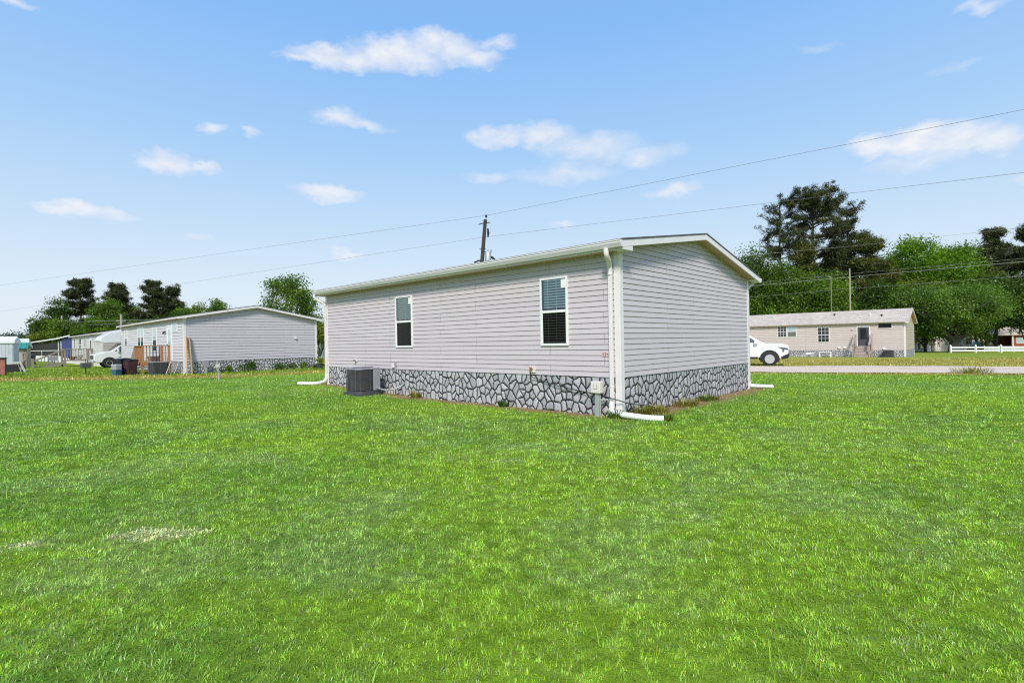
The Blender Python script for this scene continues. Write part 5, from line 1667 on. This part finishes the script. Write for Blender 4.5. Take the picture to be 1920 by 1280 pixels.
def broadleaf(name, label, base, H, rx, ry, zlow, kind, seed, group=None, trunk_r=0.22, clumps=44, per=46, size=0.26, top_skew=0.0, mat_b=None, fork=None, crad=(0.16, 0.27)):
    rs = np.random.RandomState(seed)
    t_ = thing(name, label, 'tree', base, 0, group)
    cz = (H + zlow) / 2
    rz_ = (H - zlow) / 2
    C_, R_ = [], []
    tries = 0
    while len(C_) < clumps and tries < 4000:
        tries += 1
        d = rs.randn(3)
        d /= np.linalg.norm(d)
        f = 0.35 + 0.55 * rs.rand() ** 0.6
        # ragged outline: lobes stick out or fall short
        f *= 0.82 + 0.30 * math.sin(3.1 * d[0] + seed) * math.cos(2.3 * d[2] + seed * 0.7)
        c = np.array([d[0] * rx * f + top_skew * d[2], d[1] * ry * f, cz + d[2] * rz_ * f])
        r = (crad[0] + (crad[1] - crad[0]) * rs.rand()) * (rx + rz_)
        if c[2] + r * 0.6 > H * 1.02 or c[2] - r * 0.5 < zlow * 0.92:
            continue
        if C_ and min(np.linalg.norm((c - k) / np.array([1, 1, 0.8])) for k in C_) < r * 0.42:
            continue
        C_.append(c)
        R_.append(r)
    tb_ = MB()
    fk = zlow * 0.75 if fork is None else fork
    limb(tb_, (0, 0, -0.3), (rs.randn() * 0.1, rs.randn() * 0.1, fk), trunk_r * 1.25, trunk_r * 0.85, rs, 0.05)
    order = np.argsort([c[2] for c in C_])
    mains = []
    for k in range(6):
        a = 2 * PI * (k + rs.rand() * 0.6) / 6
        e = np.array([math.cos(a) * rx * 0.5, math.sin(a) * ry * 0.5, fk + (cz + rz_ * 0.2 * rs.rand() - fk) * (0.65 + 0.35 * rs.rand())])
        limb(tb_, (0, 0, fk * 0.92), e, trunk_r * 0.62, trunk_r * 0.26, rs, 0.16)
        mains.append(e)
    limb(tb_, (0, 0, fk * 0.92), (top_skew * 0.5, 0, H * 0.86), trunk_r * 0.7, trunk_r * 0.12, rs, 0.08)
    mains.append(np.array([top_skew * 0.4, 0, H * 0.7]))
    for i in order[::2]:
        m0 = min(mains, key=lambda e: np.linalg.norm(e - C_[i]))
        limb(tb_, m0, C_[i], trunk_r * 0.22, trunk_r * 0.05, rs, 0.12, 5)
    tb_.build('trunk', mat_b or M_BARKD, t_, smooth=True)
    crown_mesh('crown', rs, C_, R_, per * 2.4, size * 0.66, LEAF[kind], t_, flat=0.72)
    return t_


def pine(name, label, base, H, rx, zlow, seed, kind='pine', group=None, trunk_r=0.26, whorls=9, per=60, size=0.22, density=1.0, bare=0.0, lean=0.0, taper=0.55, tuft=0.085, mat_b=None, topr=0.35, nl=4):
    """tall pine: straight trunk, limbs that rise then spread, needle tufts along their outer half"""
    rs = np.random.RandomState(seed)
    t_ = thing(name, label, 'tree', base, 0, group)
    tb_ = MB()
    n = 12
    pts = [(lean * (i / (n - 1)) ** 2 + rs.randn() * 0.05, rs.randn() * 0.05, -0.3 + (H * 0.97 + 0.3) * i / (n - 1)) for i in range(n)]
    tb_.tube(pts, [trunk_r * (1 - 0.75 * i / (n - 1)) for i in range(n)], 9)
    axis = lambda z: np.array([lean * max(0, z / H) ** 2, 0, z])
    C_, R_ = [], []
    for w in range(whorls):
        f = (w + 0.5 * rs.rand()) / whorls
        z = min(zlow + (H * 0.95 - zlow) * f + rs.randn() * 0.035 * H, H * 0.95)
        shape = (math.sin(PI * (0.18 + 0.72 * f)) ** taper) * (1 - f * (1 - topr))
        for k in range(nl + rs.randint(3)):
            if rs.rand() > density * 0.86:
                continue
            a = 2 * PI * rs.rand()
            L_ = rx * shape * (0.55 + 0.6 * rs.rand())
            s0 = axis(z)
            rise = L_ * (0.05 + 0.75 * rs.rand() * (0.3 + f))
            e = s0 + np.array([math.cos(a) * L_, math.sin(a) * L_, min(rise, H - z - 0.1)])
            limb(tb_, s0, e, trunk_r * 0.36 * (1 - 0.5 * f), 0.035, rs, 0.13, 6)
            m_ = 8 + rs.randint(6)
            side = np.array([-math.sin(a), math.cos(a), 0.0])
            for j in range(m_):
                g = 0.30 + 0.75 * (j + rs.rand()) / m_
                b0 = s0 + (e - s0) * min(g, 1.0)
                c = b0 + side * rs.randn() * 0.16 * L_ + np.array([0, 0, 1.0]) * (0.02 + 0.10 * rs.rand()) * L_ + rs.randn(3) * 0.05 * L_
                c[2] = min(c[2], H)
                if rs.rand() < 0.45:
                    limb(tb_, s0 + (e - s0) * g * 0.8, c, 0.035, 0.012, rs, 0.1, 4)
                if rs.rand() < max(bare, 0.22):
                    continue
                C_.append(c)
                R_.append(H * tuft * (0.35 + 0.6 * rs.rand() ** 1.5))
    for k in range(int(5 * (1 - bare))):
        C_.append(axis(H * (0.9 + 0.1 * rs.rand())) + rs.randn(3) * np.array([0.06, 0.06, 0.01]) * H * topr)
        R_.append(H * tuft * (0.5 + 0.4 * rs.rand()))
    tb_.build('trunk', mat_b or M_BARKD, t_, smooth=True)
    if C_:
        crown_mesh('crown', rs, C_, R_, per * 2.6, size * 1.35, LEAF[kind], t_, flat=0.8, up=0.3, asp=0.14)
    return t_


def stand(px, d):
    """a spot on the ground d metres ahead under a picture column"""
    q = at(px, 640, d)
    return Vector((q.x, q.y, tz(q.x, q.y) - 0.05))


def tall(px, py, d):
    b_ = stand(px, d)
    return b_, at(px, py, d).z - b_.z


K = 1 / FPX
G_R, G_L = 'trees of the right hand woods', 'trees beyond the left houses'
# --- right hand woods
b_, H = tall(1527, 358, 96)
pine('pine_tree', 'tallest dark pine with broad flat crown in the right woods', b_, H, 7.6, H * 0.50, 3, group=G_R, trunk_r=0.48, whorls=15, per=60, size=0.24, tuft=0.038, topr=0.95, nl=3, mat_b=M_BARK)
b_, H = tall(1466, 374, 97)
pine('pine_tree', 'half bare twiggy pine left of the tallest pine', b_, H, 5.6, H * 0.50, 4, group=G_R, trunk_r=0.34, whorls=12, per=40, size=0.2, bare=0.70, tuft=0.036, topr=0.6)
b_, H = tall(1597, 384, 95)
pine('pine_tree', 'slim dark pine with bare tip right of the tallest pine', b_, H, 4.6, H * 0.50, 15, group=G_R, trunk_r=0.30, whorls=12, nl=2, per=60, size=0.22, density=0.8, bare=0.25, tuft=0.038, topr=0.3, lean=-0.6, mat_b=M_BARK)
b_, H = tall(1632, 444, 88)
pine('pine_tree', 'bushy olive green pine right of the pale pole', b_, H, 4.6, H * 0.12, 6, kind='pine_olive', group=G_R, trunk_r=0.30, whorls=13, per=60, size=0.25, nl=5, tuft=0.08, topr=0.45, mat_b=M_BARK)
b_, H = tall(1705, 437, 88)
broadleaf('leafy_tree', 'bright green round crowned tree behind the tan house end', b_, H, 4.5, 4.5, H * 0.38, 'bright', 7, group=G_R, clumps=50, per=30, size=0.30)
b_, H = tall(1790, 443, 92)
broadleaf('leafy_tree', 'fresh green tree standing left of the dark right edge pines', b_, H, 4.6, 4.6, H * 0.35, 'bright', 8, group=G_R, clumps=46, per=28, size=0.30)
b_, H = tall(1832, 440, 95)
broadleaf('leafy_tree', 'dark olive tree between fresh green crown and edge pines', b_, H, 4.8, 4.5, H * 0.3, 'pine_olive', 9, group=G_R, clumps=52, per=30, size=0.28)
b_, H = tall(1868, 424, 93)
pine('pine_tree', 'dark ragged pine whose top meets the upper wire', b_, H, 4.6, H * 0.42, 10, group=G_R, trunk_r=0.30, whorls=16, nl=3, per=60, size=0.23, tuft=0.046)
b_, H = tall(1925, 423, 90)
pine('pine_tree', 'dark pine cut by the right edge of the photo', b_, H, 4.4, H * 0.35, 12, group=G_R, trunk_r=0.3, whorls=16, nl=3, per=60, size=0.23, tuft=0.048)
b_, H = tall(1420, 458, 86)
broadleaf('leafy_tree', 'dark green tree just clear of the foreground eave', b_, H, 4.2, 4.2, H * 0.2, 'deep', 13, group=G_R, clumps=46, per=30, size=0.28)
b_, H = tall(1475, 488, 82)
broadleaf('leafy_tree', 'mid green tree under the half bare pine', b_, H, 4.6, 4.2, H * 0.10, 'mid', 14, group=G_R, clumps=52, per=32, size=0.27)
b_, H = tall(1545, 492, 80)
broadleaf('leafy_tree', 'mid green tree at the foot of the tallest pine', b_, H, 4.8, 4.2, H * 0.08, 'mid', 16, group=G_R, clumps=52, per=32, size=0.27)
b_, H = tall(1512, 455, 92)
pine('pine_tree', 'olive pine mostly hidden behind the tallest pine trunk', b_, H, 4.0, H * 0.2, 17, kind='pine_olive', group=G_R, whorls=10, nl=4, per=50, size=0.25, tuft=0.075)
b_, H = tall(1575, 440, 93)
pine('pine_tree', 'olive pine between the tallest pine and pale pole', b_, H, 3.8, H * 0.2, 18, kind='pine', group=G_R, whorls=10, nl=4, per=50, size=0.25, tuft=0.075)
b_, H = tall(1668, 520, 80)
broadleaf('leafy_tree', 'low dull green tree left of the spreading tree', b_, H, 4.4, 4.0, H * 0.06, 'deep', 19, group=G_R, clumps=48, per=32, size=0.26)
b_, H = tall(1735, 505, 86)
broadleaf('leafy_tree', 'low yellow green tree above the spreading tree left side', b_, H, 4.0, 4.0, H * 0.1, 'yellow', 20, group=G_R, clumps=40, per=30, size=0.27)
b_, H = tall(1850, 500, 88)
broadleaf('leafy_tree', 'deep green tree above the spreading tree right side', b_, H, 5.0, 4.0, H * 0.1, 'deep', 22, group=G_R, clumps=48, per=30, size=0.27)
b_, H = tall(1930, 500, 84)
broadleaf('leafy_tree', 'deep green tree low at the right edge of the photo', b_, H, 5.0, 4.0, H * 0.1, 'deep', 23, group=G_R, clumps=48, per=30, size=0.27)
# the spreading tree behind the fence: two broad limbs low down
b_ = gnd(1789, 660.5)
d_ = b_.y
H = at(1789, 513, d_).z - b_.z
broadleaf('spreading_tree', 'wide spreading green tree with forked trunk behind the fence', b_, H, 11.2, 7.5, 2.0, 'oak', 24, trunk_r=0.62, clumps=120, per=34, size=0.22, fork=1.7, crad=(0.085, 0.15))

# --- beyond the left houses
for (px, py, d, rx, kind, sd, pn, lab, kw) in (
        (152, 525, 96, 3.9, 'pine', 137, 1, 'tallest broad dark pine above the cream house', dict(zl=0.24, tuft=0.085)),
        (108, 553, 92, 2.0, 'deep', 32, 0, 'narrow dark green tree left of the broad dark pine', dict(zl=0.2)),
        (80, 592, 88, 1.7, 'deep', 33, 0, 'small pointed tree at the left end of the tree row', dict(zl=0.15)),
        (222, 533, 96, 3.2, 'pine', 34, 1, 'dark pine second from left with clumped crown', dict(zl=0.24, tuft=0.09)),
        (204, 556, 90, 2.6, 'mid', 35, 0, 'green tree filling the gap between two dark pines', dict(zl=0.15)),
        (248, 556, 98, 2.4, 'mid', 36, 0, 'light green tree between the pines right of centre', dict(zl=0.2)),
        (287, 528, 96, 3.0, 'pine', 37, 1, 'dark pine above the pale grey house left end', dict(zl=0.24, tuft=0.085)),
        (325, 534, 97, 2.4, 'pine', 38, 1, 'slim dark pine right of the one above the left end', dict(zl=0.24, tuft=0.085)),
        (368, 556, 92, 2.6, 'mid', 39, 0, 'round green tree above the pale grey house roof', dict(zl=0.25)),
        (407, 556, 90, 2.0, 'mid', 40, 0, 'rightmost small green tree of the left row', dict(zl=0.3)),
        (345, 572, 88, 2.8, 'deep', 41, 0, 'low dark tree just over the pale grey house roof', dict(zl=0.15)),
        (130, 590, 84, 3.0, 'mid', 42, 0, 'low bushy tree under the broad dark pine', dict(zl=0.08)),
        (180, 588, 82, 3.0, 'mid', 43, 0, 'low bushy tree right of the one under the broad pine', dict(zl=0.08)),
        (236, 592, 82, 3.0, 'deep', 44, 0, 'low dark tree behind the cream house roof end', dict(zl=0.08)),
        (285, 590, 84, 3.2, 'deep', 45, 0, 'low dark tree left over the pale grey house roof', dict(zl=0.08)),
        (95, 612, 84, 2.2, 'yellow', 46, 0, 'low yellow green tree above the porch roof', dict(zl=0.05)),
        (62, 622, 80, 1.9, 'yellow', 47, 0, 'yellowish bush standing above the teal roofed shed', dict(zl=0.05)),
        (40, 630, 78, 1.7, 'mid', 48, 0, 'green bush left of the yellowish bush', dict(zl=0.05))):
    b_, H = tall(px, py, d)
    zl = kw['zl'] * H
    if pn:
        pine('pine_tree', lab, b_, H, rx * 1.15, zl, sd, kind=kind, group=G_L, density=1.16, trunk_r=0.24, whorls=14, nl=4, per=80, size=0.21, tuft=kw['tuft'] * 0.72, topr=0.42)
    else:
        broadleaf('leafy_tree', lab, b_, H, rx, rx, zl, kind, sd, group=G_L, clumps=32, per=60, size=0.24, trunk_r=0.16)
# the big tree between the two houses
b_, H = tall(553, 494, 55)
broadleaf('leafy_tree', 'big green tree between the pale grey house and foreground roof', b_, H, 3.3, 3.1, H * 0.12, 'mid', 53, clumps=44, per=80, size=0.19, trunk_r=0.2, top_skew=-0.35, crad=(0.09, 0.18))
b_, H = tall(598, 585, 52)
broadleaf('leafy_tree', 'small yellow green tree beside the foreground downspout elbow', b_, H, 1.1, 1.1, H * 0.15, 'yellow', 52, clumps=22, per=150, size=0.13, trunk_r=0.1)

# --- the woods that read as one mass behind them
rs = np.random.RandomState(77)
C_, R_ = [], []
for i in range(300):
    px = rs.uniform(1150, 2250)
    d = rs.uniform(100, 125)
    topy = 500 + rs.rand() * 40 - 25 * math.sin(px * 0.02)
    q = at(px, rs.uniform(topy, 632), d)
    C_.append((q.x, q.y, max(q.z, tz(q.x, q.y) + 1)))
    R_.append(2.2 + 1.6 * rs.rand())
v, q_, c_ = leaves(rs, C_, R_, 34, 0.28)
tag(array_mesh('woods', v, q_, LEAF['deep'], cols=c_), 'deep green woods behind the tan house', 'woods', kind='stuff')
C_, R_ = [], []
for i in range(200):
    px = rs.uniform(-420, 440)
    lo = 0.0 if px > 55 else 1.0
    d = rs.uniform(104, 120) if px > 60 else rs.uniform(230, 250)
    topy = (606 - 12 * math.sin(px * 0.03) + 14 * rs.rand()) if px > 60 else 630 + 4 * rs.rand()
    q = at(px, rs.uniform(topy, 655), d)
    C_.append((q.x, q.y, max(q.z, 1)))
    R_.append((1.6 + 1.3 * rs.rand()) * (1 if px > 60 else 2.0))
v, q_, c_ = leaves(rs, C_, R_, 16, 0.42)
tag(array_mesh('distant_woods', v, q_, LEAF['far'], cols=c_), 'distant tree line beyond the left houses', 'woods', kind='stuff')


# ------------------------------------------------------------------ shrubs and weeds
def shrub(name, label, base, r, hgt, kind, seed, cat='shrub', group=None, per=900, size=0.05):
    rs = np.random.RandomState(seed)
    t_ = thing(name, label, cat, base, 0, group)
    C_, R_ = [], []
    for k in range(9):
        a = 2 * PI * rs.rand()
        f = rs.rand() ** 0.5 * 0.65
        C_.append((math.cos(a) * r * f, math.sin(a) * r * f, hgt * (0.25 + 0.5 * rs.rand())))
        R_.append(min(r, hgt) * (0.4 + 0.3 * rs.rand()))
    sm = MB()
    for c in C_[:5]:
        limb(sm, (0, 0, -0.05), c, 0.015, 0.005, rs, 0.1, 4)
    sm.build('stem', M_BARK, t_)
    crown_mesh('foliage', rs, C_, R_, per, size, LEAF[kind], t_, flat=0.8)
    return t_


for (yy, r, hh, lab, sd, kd) in ((2.15, 0.55, 0.42, 'bright low shrub next to the utility boxes', 61, 'mid'), (3.15, 0.75, 0.66, 'largest dark shrub along the pale grey end wall', 62, 'deep'),
                             (5.15, 0.50, 0.44, 'first of the small shrubs right of the largest', 63, 'deep'), (5.95, 0.40, 0.50, 'upright small shrub in the middle of the wall row', 64, 'deep'),
                             (6.65, 0.42, 0.50, 'small green shrub second from the far corner', 65, 'mid'), (7.35, 0.38, 0.28, 'dry brown shrub nearest the far corner trim', 66, 'pine_olive')):
    q = hloc(LP, 0.42, yy, 0)
    shrub('shrub', lab, q, r, hh, kd, sd, group='shrubs along the end wall', per=500, size=0.06)
q = gnd(601, 693)
pot = thing('potted_plant', 'dark pot with leafy plant behind the left downspout', 'potted plant', gnd(599, 692), 0)
MB().lathe([(0.16, -0.02), (0.22, 0.34), (0.24, 0.36), (0.2, 0.38), (0.05, 0.36)], 14).build('pot', M_DGREY, pot, smooth=True)
rs = np.random.RandomState(5)
crown_mesh('foliage', rs, [(rs.randn() * 0.16, rs.randn() * 0.16, 0.5 + 0.2 * rs.rand()) for _ in range(7)], [0.22] * 7, 700, 0.06, LEAF['yellow'], pot)
# a white wall seen in the gap between the two houses
q = at(600, 672, 54)
ws_ = thing('white_outbuilding', 'white outbuilding glimpsed in the gap left of the foreground house', 'shed', (q.x - 1.6, q.y, 0), -0.3)
MB().box(0, 5, 0, 4, 0, 1.75).build('wall', M_WHITE2, ws_)
MB().box(-0.2, 5.2, -0.2, 4.2, 1.75, 1.87).prism([(-0.2, 1.87), (4.2, 1.87), (2.0, 2.4)], 0, -0.2, 5.2).build('roof', M_ACP, ws_)


def weed(label, base, r, hgt, n, seed, cols, group='weeds along the skirting'):
    rs = np.random.RandomState(seed)
    vs_, qs, ts, cs = [], [], [], []
    for i in range(n):
        a = 2 * PI * rs.rand()
        f = r * rs.rand() ** 0.5
        p0 = np.array([math.cos(a) * f, math.sin(a) * f, -0.01])
        hh = hgt * (0.4 + 0.7 * rs.rand())
        d = np.array([math.cos(a), math.sin(a), 0]) * hh * (0.2 + 0.7 * rs.rand())
        s = np.array([-math.sin(a), math.cos(a), 0]) * (0.004 + 0.004 * rs.rand())
        m_ = p0 + d * 0.4 + np.array([0, 0, hh * 0.6])
        tp = p0 + d + np.array([0, 0, hh * (0.7 + 0.3 * rs.rand())])
        k = len(vs_)
        vs_ += [p0 - s, p0 + s, m_ - s * 1.3, m_ + s * 1.3, tp]
        qs.append((k, k + 1, k + 3, k + 2))
        ts.append((k + 2, k + 3, k + 4))
        c = np.array(cols[rs.randint(len(cols))]) * (0.7 + 0.6 * rs.rand())
        cs += [c] * 5
    o = array_mesh('weed_tuft', np.array(vs_), np.array(qs), m_b, cols=np.array(cs), tris=np.array(ts))
    o.location = base
    return tag(o, label, 'weed', group)


YG, DRYC, GRN = (0.22, 0.26, 0.03), (0.36, 0.26, 0.07), (0.07, 0.17, 0.02)
for (x, y, r, hh, n, sd, cc, lab) in (
        (-6.35, -0.10, 0.13, 0.26, 120, 1, (YG, DRYC), 'yellow green weed tuft right of the foreground condenser'),
        (-3.05, -0.10, 0.10, 0.22, 110, 2, (GRN,), 'dark green weed against the stones under the nearer window'),
        (0.14, 0.45, 0.22, 0.24, 220, 3, (YG, DRYC, GRN), 'weed tuft round the corner just behind the white outlet hose'),
        (0.22, 0.95, 0.26, 0.20, 260, 4, (DRYC, YG), 'dry yellow weed tuft along the end wall near the corner'),
        (0.20, 2.3, 0.30, 0.22, 200, 5, (YG, DRYC), 'low weed tuft midway along the end wall'),
        (0.16, 3.6, 0.28, 0.20, 180, 6, (YG, GRN), 'low weed tuft past the middle of the end wall'),
        (-0.02, -0.18, 0.12, 0.24, 120, 7, (GRN, YG), 'green weed tuft at the foot of the near downspout')):
    q = hloc(A0, x, y, 0)
    weed(lab, (q.x, q.y, tz(q.x, q.y)), r, hh, n, sd, cc)
e_ = gnd(1243, 788)
weed('dry weed tuft covering the end of the white outlet hose', e_ + Vector((0.02, -0.02, 0)), 0.14, 0.2, 160, 8, (YG, DRYC, GRN))
e_ = gnd(1822, 700)
weed('dry grass clump at the near edge of the gravel lane', e_, 0.7, 0.35, 260, 9, (DRYC, YG))
